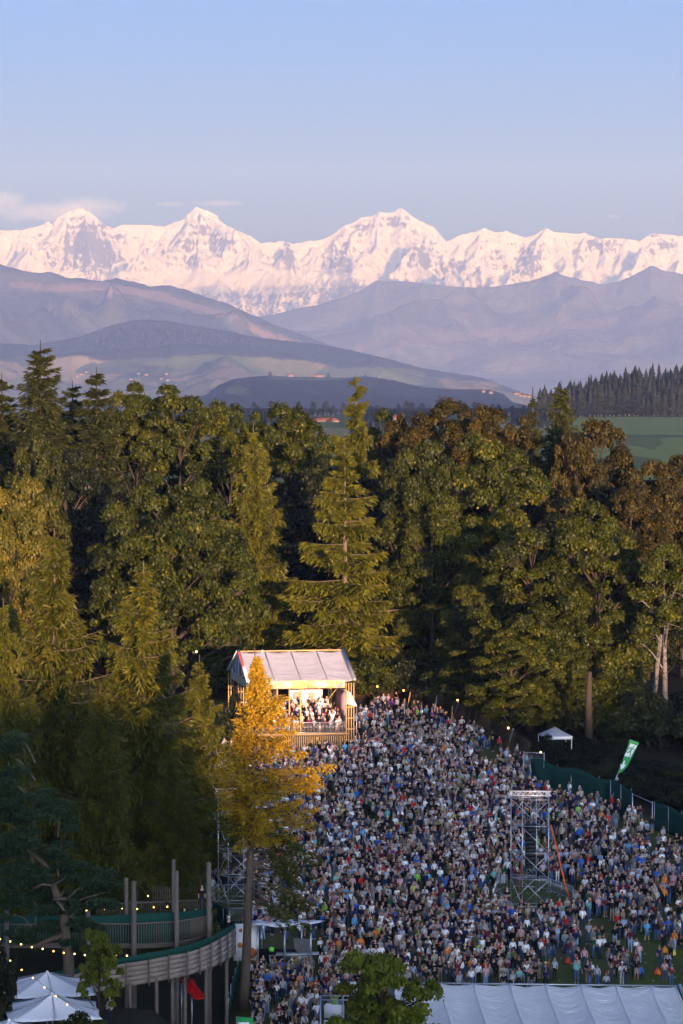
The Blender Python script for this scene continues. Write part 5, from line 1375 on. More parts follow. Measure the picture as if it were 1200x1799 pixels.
# the guard and a few people placed from the photograph
def special(px, py, top, bot, hair, pose, label, rz=0.0, hat=None, short=True, z=None, d=None, longh=False, name='person'):
    of = dict(top=('', top), bot=('', bot), hair=('', hair), long=longh, skin=(.56, .36, .27), hat=hat, short=short, pose=pose, shorts=False, h=1.02, shoe=(.03, .03, .03))
    if d is None: p = gpt(px, py)
    else: p = P(px, py, d)
    return person_obj(p.x, p.y, p.z, of, rz, label, group='people placed round the field')
special(891, 1597, (.012, .012, .014), (.012, .012, .014), (.02, .015, .01), 2, 'security guard all in black inside the barriers beside the scaffold tower')
special(871, 1612, (.05, .05, .055), (.68, .67, .66), (.06, .03, .02), 4, 'person in grey t-shirt and white trousers by the slanting barrier')
special(853, 1590, (.30, .30, .33), (.36, .30, .2), (.05, .03, .02), 0, 'person in grey sweater and sand shorts behind the barrier corner')
special(881, 1612, (.42, .42, .45), (.24, .33, .46), (.3, .2, .1), 2, 'blond person in grey hoodie next to the guard in black', longh=True)
special(1060, 1608, (.06, .32, .72), (.02, .02, .025), (.05, .03, .02), 1, 'person in sky blue jacket beyond the strap foot')
special(788, 1288, (.60, .02, .025), (.05, .08, .16), (.3, .2, .1), 0, 'person in bright red jacket beside the lit fence post')

# ---- netting fences
def netting(pts, h, label, seed, posts=True, group='green netting fences'):
    W = [gpt(*p) for p in pts]; V = []; cols = []
    for a, b in zip(W[:-1], W[1:]):
        n = max(2, int((b - a).length / .35))
        for i in range(n): cols.append(a.lerp(b, i / n))
    cols.append(W[-1]); nr = 7; o0 = W[0]
    for j in range(nr):
        for i, c in enumerate(cols):
            t = j / (nr - 1); k = i * .35
            off = .5 * (float(vn(np.array(k / 1.7), np.array(t * 2.0), seed)) - .5) * (1 - abs(2 * t - 1) * .4)
            V.append((c.x - o0.x + off * .6, c.y - o0.y + off, float(G(c.x, c.y)) - o0.z + h * t * (1 + .05 * math.sin(k * .9))))
    root = empty('netting_fence', o0, 0, label, 'fence', group)
    me = link('netting', mesh_np('netting', np.array(V), grid_faces(nr, len(cols)), [NET], True), root); me.modifiers.new('cloth', 'SOLIDIFY').thickness = .012
    if posts:
        acc = 0
        for i in range(0, len(cols), 7):
            c = cols[i] - o0; MB().tube([(c.x, c.y + .12, float(G(cols[i].x, cols[i].y)) - o0.z), (c.x, c.y + .12, float(G(cols[i].x, cols[i].y)) - o0.z + h + .05)], .03, 5).build('post', STEEL, root)
    return root
netting([(932, 1384), (1000, 1402), (1060, 1420), (1112, 1442)], 2.9, 'long green netting fence running down from the mesh gate to the open gate', 3)
netting([(1150, 1458), (1185, 1470), (1230, 1488), (1300, 1515)], 2.5, 'green netting fence between the open gate and the picture edge', 4)
netting([(372, 1640), (398, 1655), (402, 1690)], 2.4, 'dark green netting behind the end of the wooden ramp', 6)
netting([(398, 1800), (408, 1760), (420, 1720)], 1.6, 'dark green netting along the foot of the bare larch trunk', 7)
def gate(a, b, h, lab, mesh=True):
    A, B = gpt(*a), gpt(*b); root = empty('gate', A, 0, lab, 'gate'); r = B - A; f = MB()
    f.tube([(0, 0, 0), (0, 0, h)], .045, 6); f.tube([(r.x, r.y, r.z), (r.x, r.y, r.z + h)], .045, 6); f.tube([(0, 0, h - .1), (r.x, r.y, r.z + h - .1)], .035, 6)
    if mesh: f.tube([(0, 0, .25), (r.x, r.y, r.z + .25)], .035, 6)
    f.build('frame', STEEL, root)
    if mesh:
        wm = MB().tube([(0, 0, .25), (0, 0, h - .1)], .007, 3).mesh('wire', [STEEL])
        for k in range(1, 22): link('wire', wm, root, loc=(r.x * k / 22, r.y * k / 22, r.z * k / 22))
        for k in range(1, 6): MB().tube([(0, 0, .25 + (h - .4) * k / 6), (r.x, r.y, r.z + .25 + (h - .4) * k / 6)], .007, 3).build('wire', STEEL, root)
gate((920, 1378), (956, 1380), 3.3, 'wire mesh gate at the top of the green netting with a lamp on it')
gate((1111, 1446), (1146, 1462), 2.8, 'open steel gate frame between the two green nettings', False)

# ---- slatted fence at the back, leaning posts with lamps
def back_fence():
    px_ = [(622, 1246), (660, 1240), (700, 1240), (742, 1252), (780, 1266), (820, 1284), (862, 1306), (905, 1330), (932, 1350)]
    W = [gpt(*p) for p in px_]; o0 = W[0]; root = empty('slatted_fence', o0, 0, 'brown slatted fence with leaning posts curving along the wood edge', 'fence')
    mat = mat_wood('fence_slats', (.085, .055, .03)); H = 2.7
    for a, b in zip(W[:-1], W[1:]):
        for k in range(13):
            z = .25 + k * (H - .35) / 12; A = a - o0; B = b - o0; lean = Vector((.0, .35, 0)) * (z / H)
            q = MB(); d_ = (B - A); n_ = Vector((-d_.y, d_.x, 0)).normalized() * .02
            p0 = A + lean + Vector((0, 0, z)); p1 = B + lean + Vector((0, 0, z)); hh = Vector((0, 0, .055))
            q.add([p0 - n_ - hh, p1 - n_ - hh, p1 + n_ - hh, p0 + n_ - hh, p0 - n_ + hh, p1 - n_ + hh, p1 + n_ + hh, p0 + n_ + hh], [(0, 3, 2, 1), (4, 5, 6, 7), (0, 1, 5, 4), (1, 2, 6, 5), (2, 3, 7, 6), (3, 0, 4, 7)]); q.build('slat', mat, root)
    for (px, py, tx, ty, m_) in [(649, 1240, 655, 1192, WOODN), (665, 1236, 672, 1203, WOODN), (698, 1232, 702, 1205, STEEL), (700, 1238, 706, 1208, STEEL), (715, 1246, 723, 1206, WOODN), (724, 1248, 733, 1218, WOODN), (762, 1262, 768, 1222, STEEL), (761, 1262, 764, 1236, STEEL), (793, 1276, 795, 1240, WOODN), (795, 1268, 806, 1230, STEEL), (820, 1276, 826, 1244, STEEL), (831, 1284, 838, 1248, WOODN), (860, 1298, 870, 1264, WOODN), (890, 1320, 902, 1280, STEEL), (740, 1252, 741, 1234, STEEL), (710, 1274, 711, 1232, STEEL)]:
        A = gpt(px, py); dd = A.y; B = P(tx, ty, dd + .3); MB().tube([A - o0, B - o0], .07, 6).build('post', m_, root)
back_fence()
def bulb(px, py, d, lab, r=.10):
    p = P(px, py, d); root = empty('lamp', p, 0, lab, 'lamp'); q = MB(); q.tube([(0, 0, -r), (0, 0, -r * .5), (0, 0, r * .5), (0, 0, r)], [r * .4, r, r, r * .4], 8); q.build('bulb', BULB, root); MB().tube([(0, 0, r), (0, 0, r + .15)], .03, 5).build('socket', BLACKP, root)
for px, py, d, lab in [(663, 1206, 384, 'small lit lamp on the slatted fence beside the bush'), (709, 1213, 384, 'lit lamp between the paired grey posts of the slatted fence'), (804, 1230, 374, 'bright lamp on the tall leaning post over the person in red'), (893, 1279, 352, 'lit lamp at the lower end of the slatted fence'), (950, 1322, 338, 'orange lamp hanging on the wire mesh gate'), (345, 1145, 330, 'white lamp shining among the larch boughs before the chestnut'), (461, 1144, 345, 'lamp at the ridge end of the grandstand roof')]:
    bulb(px, py, d, lab)

# ---- small white marquee at the wood edge
mq = gpt(975, 1334); root = empty('marquee', mq, R_(8), 'small white pop-up marquee under the trees by the thick brown trunk', 'marquee')
m = MB(); h = 2.5; r_ = 1.5; ap = (0, 0, h + .9)
m.add([(-r_, -r_, h), (r_, -r_, h), (r_, r_, h), (-r_, r_, h), ap], T=[(0, 1, 4), (1, 2, 4), (2, 3, 4), (3, 0, 4)]); CANG = mat_simple('grey_canvas', (.42, .42, .44), .7)
m.build('canopy', CANG, root)
m = MB(); m.box((0, -r_ - .02, h - .12), (2 * r_, .03, .32)); m.box((r_ + .02, 0, h - .12), (.03, 2 * r_, .32)); m.build('valance', CANV, root)
for sx in (-1, 1):
    for sy in (-1, 1): MB().box((sx * r_ * .97, sy * r_ * .97, h / 2), (.07, .07, h)).build('leg', CANV, root)
cp = gpt(990, 1326); MB()
bx = MB(); bx.box((0, 0, .2), (.9, .5, .4)); bx.tube([(-.45, 0, .4), (0, 0, .55), (.45, 0, .4)], .22, 6); o = bx.build('bag', mat_simple('yellow_bag', (.65, .45, .03), .7), None, loc=cp); tag(o, 'yellow bag lying under the small white marquee', 'bag')

# ---- exit flag
def exit_flag():
    d = 322.0; o0 = P(1080, 1378, d); o0.z = float(G(o0.x, d)); root = empty('exit_flag', o0, 0, 'leaning green feather flag with white running figure and arrow over the netting', 'flag')
    q = lambda px, py, dy=0: P(px, py, d + dy) - o0
    MB().tube([(0, 0, 0), q(1083, 1366), q(1095, 1335), q(1108, 1299)], [.06, .05, .04, .03], 6).build('pole', STEEL, root)
    def poly(pts, nm, mat, dy, th=.03, par=None):
        V = [q(*p, dy) for p in pts] + [q(*p, dy + th) for p in pts]; n = len(pts)
        me = bpy.data.meshes.new(nm); me.from_pydata(V, [], [tuple(range(n)), tuple(range(n, 2 * n))[::-1]] + [(i, n + i, n + (i + 1) % n, (i + 1) % n) for i in range(n)]); me.materials.append(mat); return link(nm, me, par or root)
    fl = poly([(1107, 1299), (1123, 1305), (1115, 1322), (1107, 1337), (1101, 1348), (1093, 1356), (1085, 1360), (1096, 1330)], 'flag_cloth', SIGNG, -.05)
    poly([(1108, 1306), (1119.5, 1310), (1107.5, 1330.5), (1097, 1328)], 'white_panel', CANV, -.10, .03, fl)
    poly([(1096.5, 1336), (1098.5, 1336.4), (1096, 1344), (1100, 1341), (1096, 1349), (1090.5, 1352), (1090, 1342), (1093, 1344)], 'arrow', CANV, -.10, .03, fl)
    m = MB()
    def st(a, b, r): m.tube([q(*a, -.14), q(*b, -.14)], r, 5)
    m.tube([q(1113.2, 1310.6, -.14), q(1113.2, 1312.6, -.14)], .07, 8); st((1111.5, 1314), (1107.5, 1320), .065)
    st((1111.5, 1314.2), (1115.6, 1318.6), .035); st((1111, 1314), (1106, 1313.5), .035); st((1106, 1313.5), (1104, 1317), .035)
    st((1107.5, 1320), (1103.5, 1322), .045); st((1103.5, 1322), (1100.5, 1321), .04); st((1107.5, 1320), (1108, 1324.5), .045); st((1108, 1324.5), (1106, 1329), .04); m.build('running_figure', SIGNG, fl)
    MB().add([q(1083, 1362), q(1088, 1370), q(1080, 1371), q(1084, 1366, .2)], T=[(0, 1, 3), (1, 2, 3), (2, 0, 3), (0, 2, 1)]).build('ballast_bag', CANV, root)
exit_flag()

# ---- long white tent along the bottom
def long_tent():
    d1, d0 = 222.0, 213.0; bays = [690, 712, 773, 833, 897, 960, 1022, 1084, 1146, 1190]
    zr = lambda px: P(px, np.interp(px, [690, 1190], [1727, 1733]), d1)
    o0 = P(690, 1727, d1); gz = float(G(o0.x, 218)); o0.z = gz; root = empty('marquee_tent', o0, 0, 'long white tent with nine sagging cloth bays along the bottom of the field', 'tent')
    ux = []; 
    for a, b in zip(bays[:-1], bays[1:]):
        for k in range(10): ux.append((a + (b - a) * k / 10, k / 10))
    ux.append((bays[-1], 0)); nv = 64
    for side in (0, 1):
        V = []
        for j in range(nv):
            t = j / (nv - 1)
            for px, ph in ux:
                top = zr(px); ridge_sag = .16 * math.sin(math.pi * ph)
                z1 = top.z - ridge_sag; y = d1 - (d1 - d0) * t if side == 0 else d1 + 7.5 * t; x = xat(px, d1) + (.85 * t if side == 0 else -.4 * t)
                z = z1 - (1.9 * t) - .26 * math.sin(math.pi * ph) * math.sin(math.pi * min(1, t * 1.1)) - .15 * math.sin(math.pi * t)
                if ph: z += .13 * (float(vn(np.array(t * 22 + .8 * math.sin(px * .05)), np.array(px * .035), 15 + side)) - .5) * math.sin(math.pi * ph) ** .5
                V.append((x - o0.x, y - o0.y, z - o0.z))
        rf = link('roof', mesh_np('roof', np.array(V), grid_faces(nv, len(ux)), [TENTC], True), root); rf.modifiers.new('cloth', 'SOLIDIFY').thickness = .03
        if side == 0:
            for i, px in enumerate(bays):
                c = i * 10 if i * 10 < len(ux) else len(ux) - 1
                pts = [Vector(V[j * len(ux) + c]) + Vector((0, 0, .04)) for j in range(0, nv, 9)] + [Vector(V[(nv - 1) * len(ux) + c])]
                MB().tube(pts, .05, 5).build('rib', CANV, rf)
    e = MB(); a = zr(1190) - o0; e.tube([a + Vector((.15, 0, .05)), a + Vector((1.05, d0 - d1, -1.9))], .14, 6); e.build('edge_beam', STEEL, root)
    MB().tube([zr(690) - o0 + Vector((0, .05, .02)), zr(1190) - o0 + Vector((0, .05, .02))], .05, 6).build('ridge_beam', STEEL, root)
    for px in bays: 
        for y in (d0 + .2, d1 + 7.2): MB().box((xat(px, d1) - o0.x + (.8 if y < d1 else -.3), y - o0.y, (zr(px).z - 2.0 - gz) / 2), (.12, .12, zr(px).z - 2.05 - gz)).build('leg', STEEL, root)
long_tent()
# metal frame with white sheets left of the young tree
def frame_box():
    d = 216.0; o0 = P(563, 1799, d); o0.z = float(G(o0.x, d)); root = empty('stage_frame', o0, 0, 'steel frame hung with white sheets at the foot of the young maple', 'frame'); zt = P(563, 1757, d).z - o0.z; w = 40 / F * d
    f = MB()
    for x in (0, w): f.tube([(x, 0, 0), (x, 0, zt)], .05, 6); f.tube([(x, 1.5, 0), (x, 1.5, zt)], .05, 6)
    f.tube([(0, 0, zt), (w + 1.5, 0, zt)], .05, 6); f.tube([(0, 1.5, zt), (w + 1.5, 1.5, zt)], .05, 6); f.tube([(0, 0, zt), (0, 1.5, zt)], .05, 6); f.build('frame', STEEL, root)
    for k in range(4): MB().box((w / 2 + .15, .1, zt - .75 - k * 1.0), (w - .15, .04, .86)).build('sheet', CANV, root)
frame_box()

# ---- small canopied stand
def stand():
    d = 248.0; o0 = P(447, 1700, d); o0.z = float(G(o0.x, d)); root = empty('camera_stand', o0, 0, 'small scaffold stand under a flapping white canopy with red print', 'stand')
    q = lambda px, py, dy=0: P(px, py, d + dy) - o0
    pts = [q(442, 1619), q(468, 1621), q(481, 1614, 2.2), q(516, 1616, 2.4), q(530, 1619, 2.0), q(572, 1619, 1.6), q(546, 1624, -.4), q(528, 1622, -.3), q(510, 1628, -.4), q(486, 1628, -.4), q(466, 1624, -.4), q(442, 1625, -.3)]
    n = 9; V = []; top = [(442, 1617.5), (455, 1618), (468, 1619), (481, 1614), (499, 1614.5), (516, 1616), (530, 1617), (551, 1617), (572, 1618.5)]; bot = [(442, 1626), (455, 1625.5), (468, 1626), (482, 1629), (500, 1629), (514, 1626), (527, 1622.5), (545, 1624), (562, 1621)]
    for k, tt in enumerate((0, .33, .66, 1)):
        for a, b in zip(top, bot): V.append(q(a[0] + (b[0] - a[0]) * tt, a[1] + (b[1] - a[1]) * tt - 1.2 * math.sin(math.pi * tt), 3.2 - 3.6 * tt))
    cn = link('canopy', mesh_np('canopy', np.array([tuple(v) for v in V]), grid_faces(4, n), [CANV], True), root); cn.modifiers.new('cloth', 'SOLIDIFY').thickness = .03
    for px, py, w, s in ((472, 1620, 8, 3), (492, 1623, 12, 4), (540, 1619, 6, 2)):
        MB().tube([q(px - w / 2, py + 2.6, -.2 + 1.0), q(px + w / 2, py - 1.2, 1.2)], .09, 4).build('print', mat_simple('faded_red', (.6, .2, .15), .7), cn)
    for px, y0, y1 in ((453, 1628, 1700), (500, 1630, 1697), (546, 1624, 1705)): MB().tube([q(px, y0), q(px, y1)], .075, 7).build('upright', STEEL, root)
    for px, y0, y1 in ((460, 1624, 1675), (530, 1622, 1675)): MB().tube([q(px, y0, 3), q(px, y1, 3)], .06, 7).build('upright', STEEL, root)
    for a, b, r in (((472, 1679), (545, 1677), .06), ((500, 1682), (548, 1680), .04), ((500, 1695), (545, 1692), .04), ((474, 1680), (478, 1720), .05), ((474, 1698), (500, 1696), .04)): MB().tube([q(*a), q(*b)], r, 6).build('ledger', STEEL, root)
    for a, b in (((500, 1697), (516, 1680)), ((546, 1700), (530, 1680)), ((480, 1697), (500, 1682))): MB().tube([q(*a), q(*b)], .035, 6).build('brace', STEEL, root)
    for k in range(4): a = q(523, 1676 - k * .9, .3 + k * .8); MB().box(tuple(a), (3.2, .35, .05)).build('plank', mat_simple('alu_plank', (.55, .55, .56), .5), root)
    for k in range(5): a = q(472 - k * 1.2, 1706 + k * 4.2, -.3 - k * .3); MB().box(tuple(a), (1.5, .3, .05)).build('step', mat_simple('alu_step', (.42, .42, .43), .5), root)
    V = [q(516, 1648, 2.6), q(545, 1650, 2.6), q(545, 1690, 1.5), q(532, 1680, 1.9), q(518, 1668, 2.3)]
    me = bpy.data.meshes.new('tarpaulin'); me.from_pydata([tuple(v) for v in V], [], [(0, 1, 2, 3, 4)]); me.materials.append(mat_simple('grey_tarpaulin', (.12, .12, .12), .8)); t_ = link('tarpaulin', me, root); t_.modifiers.new('cloth', 'SOLIDIFY').thickness = .04
    MB().box(tuple(q(500, 1690, 2.6)), (3.9, .2, 2.0)).build('back_panel', BLACKP, root)
    a = q(477, 1668, .3) + o0; o = MB().box((0, 0, 0), (.36, .2, .28)).box((0, 0, .17), (.12, .05, .06)).build('crate', mat_simple('lime_plastic', (.20, .70, .06), .5), None, loc=a); tag(o, 'lime green crate standing on the small canopied stand', 'crate')
    # printed panel beside it
    b0_ = P(431, 1625, 251); b0_.z = float(G(b0_.x, 251)); rb = empty('banner_panel', b0_, 0, 'white banner panel with orange spots behind the bare larch trunk', 'banner'); hh = P(431, 1623, 251).z - b0_.z
    pn = MB().box((0, 0, hh / 2), (1.75, .06, hh)).build('panel', CANV, rb)
    for x, z, r in ((-.35, hh - .5, .14), (.45, hh - 2.2, .42), (.5, hh - 3.0, .3), (-.4, hh - 1.6, .2)): MB().tube([(x, -.035, z), (x, -.05, z)], r, 14).build('spot', mat_simple('rust_print', (.42, .13, .04), .7), pn)
    for s in (-.85, .85): MB().tube([(s, .08, 0), (s, .08, hh)], .04, 6).build('post', STEEL, rb)
stand()

# ---- wooden walkway and ramp on log posts
def wall_run(path, zb, zt, nm, root, boards, mat, gap=.02, th=.05, seg_name='board'):
    """horizontal boards along a path; zb, zt lists of bottom and top heights"""
    for i in range(len(path) - 1):
        a, b = path[i], path[i + 1]
        for k in range(boards):
            f0, f1 = k / boards, (k + 1) / boards
            p = [Vector((a.x, a.y, zb[i] + (zt[i] - zb[i]) * f0 + gap)), Vector((b.x, b.y, zb[i + 1] + (zt[i + 1] - zb[i + 1]) * f0 + gap)), Vector((b.x, b.y, zb[i + 1] + (zt[i + 1] - zb[i + 1]) * f1)), Vector((a.x, a.y, zb[i] + (zt[i] - zb[i]) * f1))]
            n_ = Vector((b.y - a.y, a.x - b.x, 0)).normalized() * (th + (k % 2) * .012)
            V = [v for v in p] + [v + n_ for v in p]
            MB().add(V, [(0, 1, 2, 3), (7, 6, 5, 4), (0, 4, 5, 1), (1, 5, 6, 2), (2, 6, 7, 3), (3, 7, 4, 0)]).build(seg_name, mat, root)
def walkway():
    # lower ramp
    root = empty('wooden_ramp', P(330, 1700, 216), 0, 'curving wooden ramp with board sides and a strip of green netting on log posts', 'ramp'); o0 = Vector(root.location)
    S_ = [(60, 212, 1712, 1722, 1760), (120, 212.5, 1704, 1714, 1752), (187, 213.5, 1687, 1698, 1740), (222, 214, 1681, 1692, 1734), (262, 214.5, 1674, 1686, 1727), (297, 215.3, 1667, 1679, 1721), (330, 216.3, 1660, 1673, 1714), (352, 217.2, 1653, 1666, 1707), (372, 218.4, 1645, 1657, 1700), (388, 220, 1636, 1648, 1692), (401, 222, 1629, 1640, 1685), (409, 224.4, 1624, 1634, 1679), (413, 227, 1621, 1630, 1672), (413, 230, 1619, 1627, 1664), (408, 233, 1616, 1624, 1655)]
    path = [P(a, b2, d) - o0 for a, d, b2, c, e in S_]
    zb = [P(a, e, d).z - o0.z for a, d, b2, c, e in S_]; zm = [P(a, c, d).z - o0.z for a, d, b2, c, e in S_]; zt = [P(a, b2, d).z - o0.z for a, d, b2, c, e in S_]
    wall_run(path, zb, zm, 'board', root, 5, WOODB)
    V = []; 
    for j in range(3):
        for i, p in enumerate(path): V.append((p.x, p.y - .07, zm[i] + (zt[i] - zm[i]) * j / 2 + (.03 * math.sin(i * 2.1) if j == 2 else 0)))
    nn = link('netting', mesh_np('netting', np.array(V), grid_faces(3, len(path)), [NET], True), root); nn.modifiers.new('cloth', 'SOLIDIFY').thickness = .03
    for i, p in enumerate(path):
        MB().box((p.x, p.y - .11, (zb[i] + zm[i]) / 2 - .05), (.10, .08, zm[i] - zb[i] + .25)).build('upright', WOODG, root)
    V = []
    for i, p in enumerate(path):
        q_ = path[min(i + 1, len(path) - 1)] - path[max(i - 1, 0)]; nrm = Vector((-q_.y, q_.x, 0)).normalized() * 2.2
        V += [(p.x, p.y, zb[i] + .15), (p.x + nrm.x, p.y + nrm.y, zb[i] + .15)]
    nF = [(2 * i, 2 * i + 2, 2 * i + 3, 2 * i + 1) for i in range(len(path) - 1)]
    dk = link('deck', mesh_np('deck', np.array(V), np.array(nF), [WOODG]), root); dk.modifiers.new('thick', 'SOLIDIFY').thickness = .12
    for px, d in ((228, 214), (275, 214.7), (303, 216), (325, 218.6), (362, 217.9), (398, 222)):
        t_ = P(px, float(np.interp(px, [s[0] for s in S_[:12]], [s[4] for s in S_[:12]])) - 6, d); gz = float(G(t_.x, d)); MB().tube([Vector((t_.x, d, gz - .3)) - o0, t_ - o0], [.14, .115], 9).build('log_post', WOODG, root)
    # upper deck with balusters
    root = empty('wooden_deck', P(240, 1655, 222), 0, 'upper round wooden deck with baluster railing and green netting, fairy lights behind', 'deck'); o0 = Vector(root.location)
    S2 = [(-40, 221.5, 1610, 1624, 1659), (20, 221.2, 1610, 1624, 1659), (100, 221, 1609, 1624, 1659), (180, 220.8, 1608, 1623, 1659), (235, 221, 1607, 1623, 1660), (275, 221.6, 1605, 1621, 1659), (310, 222.6, 1602, 1619, 1656), (335, 224, 1600, 1615, 1651), (355, 226, 1598, 1611, 1645), (367, 228.5, 1596, 1608, 1639), (373, 231.5, 1594, 1604, 1632), (370, 235, 1592, 1600, 1625)]
    path = [P(a, b2, d) - o0 for a, d, b2, c, e in S2]; zb = [P(a, e, d).z - o0.z for a, d, b2, c, e in S2]; zm = [P(a, c, d).z - o0.z for a, d, b2, c, e in S2]; zt = [P(a, b2, d).z - o0.z for a, d, b2, c, e in S2]
    for zz, r in ((zb, .07), (zm, .05)): MB().tube([Vector((p.x, p.y - .05, z)) for p, z in zip(path, zz)], r, 6).build('rail', WOODG, root)
    bm = MB().box((0, 0, .5), (.045, .045, 1.0)).mesh('baluster', [WOODG]); acc = []
    for i in range(len(path) - 1):
        n = max(1, int((path[i + 1] - path[i]).length / .17))
        for k in range(n):
            f = k / n; p = path[i].lerp(path[i + 1], f); z0 = zb[i] + (zb[i + 1] - zb[i]) * f; z1 = zm[i] + (zm[i + 1] - zm[i]) * f
            o = link('baluster', bm, root, loc=(p.x, p.y - .05, z0)); o.scale = (1, 1, z1 - z0)
    V = []
    for j in range(4):
        for i, p in enumerate(path): V.append((p.x, p.y + .06, zb[i] + .1 + (zt[i] - zb[i] - .1) * j / 3 + (.04 * math.sin(i * 1.7) if j == 3 else 0)))
    nn = link('netting', mesh_np('netting', np.array(V), grid_faces(4, len(path)), [NET], True), root); nn.modifiers.new('cloth', 'SOLIDIFY').thickness = .03
    pr = [(p.x, p.y, zb[i] - .05) for i, p in enumerate(path)]; V = []
    for x, y, z in pr: V += [(x, y, z), (x * .9 - .8, y + 7.0, z)]
    dk = link('deck', mesh_np('deck', np.array(V), np.array([(2 * i, 2 * i + 2, 2 * i + 3, 2 * i + 1) for i in range(len(pr) - 1)]), [WOODG]), root); dk.modifiers.new('thick', 'SOLIDIFY').thickness = .2
    for px, d, top, r in ((235, 219.8, 1548, .20), (310, 221.6, 1530, .19), (367, 226, 1515, .20), (222, 226, 1542, .16), (305, 227, 1510, .15), (155, 220, 1600, .17), (12, 220.5, 1600, .2)):
        t_ = P(px, top, d); MB().tube([Vector((t_.x, d, float(G(t_.x, d)) - .3)) - o0, t_ - o0], [r * .95, r * .82], 9).build('log_post', WOODG, root)
    # back railing seen over the netting
    A, B = P(170, 1598, 229), P(355, 1590, 232)
    for k in range(46):
        f = k / 45; p = A.lerp(B, f) - o0; o = link('baluster', bm, root, loc=(p.x, p.y, p.z - .6)); o.scale = (1, 1, .95 if k < 24 or k > 34 else 2.0)
    MB().tube([A - o0 + Vector((0, 0, .35)), B - o0 + Vector((0, 0, .35))], .05, 5).build('rail', WOODG, root)
walkway()
special(355, 1600, (.014, .014, .016), (.03, .03, .04), (.2, .12, .06), 0, 'person with fair hair leaning on the deck end by the log post', z=None, d=229); 
for px, d, top, hair, hat, lab in [(344, 227.5, (.1, .02, .03), (.05, .03, .02), None, 'person in dark red at the end of the upper wooden deck'), (362, 231, (.30, .22, .16), (.30, .18, .09), None, 'blond person in beige behind the tall log post'), (324, 226, (.015, .015, .02), (.03, .02, .01), None, 'person in black on the deck beside the yellow vest'), (308, 224.6, (.55, .75, .03), (.1, .08, .04), None, 'person in neon yellow vest behind the green netting of the deck'), (402, 229.5, (.014, .014, .018), (.05, .03, .02), ('cap', 'white cap', (.8, .8, .8)), 'person in white cap and black jacket standing at the ramp end')]:
    z_ = P(px, 1640 if px < 380 else 1655, d); of = dict(top=('', top), bot=('', (.03, .04, .07)), hair=('', hair), long=False, skin=(.56, .36, .27), hat=hat, short=False, pose=0, shorts=False, h=1.0, shoe=(.03, .03, .03)); person_obj(z_.x, d, z_.z, of, .3, lab, 'people on the wooden walkway')
special(193, 1800, (.35, .38, .45), (.03, .03, .05), (.02, .015, .01), 4, 'person in pale shirt and dark jeans walking beside the parasols', d=206, rz=-.5)

# ---- red slide
o0 = P(345, 1757, 226); o0.z = float(G(o0.x, 226)); root = empty('slide', o0, 0, 'red plastic playground slide under the wooden ramp', 'slide')
pts = [P(319, 1722, 228) - o0, P(330, 1728, 227) - o0, P(337, 1742, 226.3) - o0, P(345, 1752, 225.8) - o0, P(350, 1755, 225.2) - o0]
V = []; 
for i, p in enumerate(pts):
    d_ = (pts[min(i + 1, 4)] - pts[max(i - 1, 0)]); n_ = Vector((-d_.y, d_.x, 0)).normalized()
    for s, h in ((-.42, .28), (-.36, .02), (0, -.06), (.36, .02), (.42, .28)): V.append(p + Vector((.9, .35, 0)).normalized() * s + Vector((0, 0, h)))
sl = link('chute', mesh_np('chute', np.array([tuple(v) for v in V]), grid_faces(5, 5), [REDP], True), root); sl.modifiers.new('t', 'SOLIDIFY').thickness = .05
for p in (pts[0], pts[2]): MB().tube([Vector((p.x, p.y, -.1)), p], .05, 6).build('leg', STEEL, root)

# ---- parasols
def parasol(px, py, d, w, hgt, rz, lab, w2=None):
    top = P(px, py, d); gz = float(G(top.x, d)); root = empty('parasol', (top.x, d, gz), R_(rz), lab, 'parasol', 'white parasols by the ramp'); zt = top.z - gz; r = w / 2; n = 10; V = []; me = MB()
    for s in range(4):
        for k in range(2):
            a0 = [(-1, -1), (1, -1), (1, 1), (-1, 1)][s]; a1 = [(-1, -1), (1, -1), (1, 1), (-1, 1)][(s + 1) % 4]; mid = ((a0[0] + a1[0]) / 2, (a0[1] + a1[1]) / 2)
            p, q_ = (a0, mid) if k == 0 else (mid, a1); ap = Vector((0, 0, zt)); A = Vector((p[0] * r, p[1] * r, zt - hgt)); B = Vector((q_[0] * r, q_[1] * r, zt - hgt)); G_ = []; m_ = 6
            for i in range(m_ + 1):
                for j in range(m_ + 1):
                    f = i / m_; g_ = j / m_; pt = ap.lerp(A.lerp(B, g_), f); pt.z -= .07 * math.sin(math.pi * g_) * f + .10 * math.sin(math.pi * f); 
                    c_ = Vector((pt.x, pt.y, 0)); 
                    if f > .9: pt -= c_.normalized() * .10 * math.sin(math.pi * g_)
                    G_.append(tuple(pt))
            pn = link('canopy_panel', mesh_np('canopy_panel', np.array(G_), grid_faces(m_ + 1, m_ + 1), [CANV], True), root); pn.modifiers.new('cloth', 'SOLIDIFY').thickness = .015
            MB().tube([ap, A], .018, 4).build('rib', STEEL, root)
    MB().tube([(0, 0, 0), (0, 0, zt)], .05, 8).build('pole', STEEL, root); MB().tube([(0, 0, zt - .02), (0, 0, zt + .09)], [.12, .06], 8).build('cap', CANV, root); MB().box((0, 0, .06), (.9, .9, .12)).build('base', STEEL_D, root)
parasol(83, 1708, 204, 5.6, 1.0, 12, 'rear white parasol with eight panels, crossed by the light string')
parasol(92, 1746, 196.5, 5.5, 1.05, 8, 'front white parasol overlapping the rear one above the shrub')
parasol(16, 1792, 190, 4.2, .8, 20, 'white parasol only showing its tip at the bottom corner')

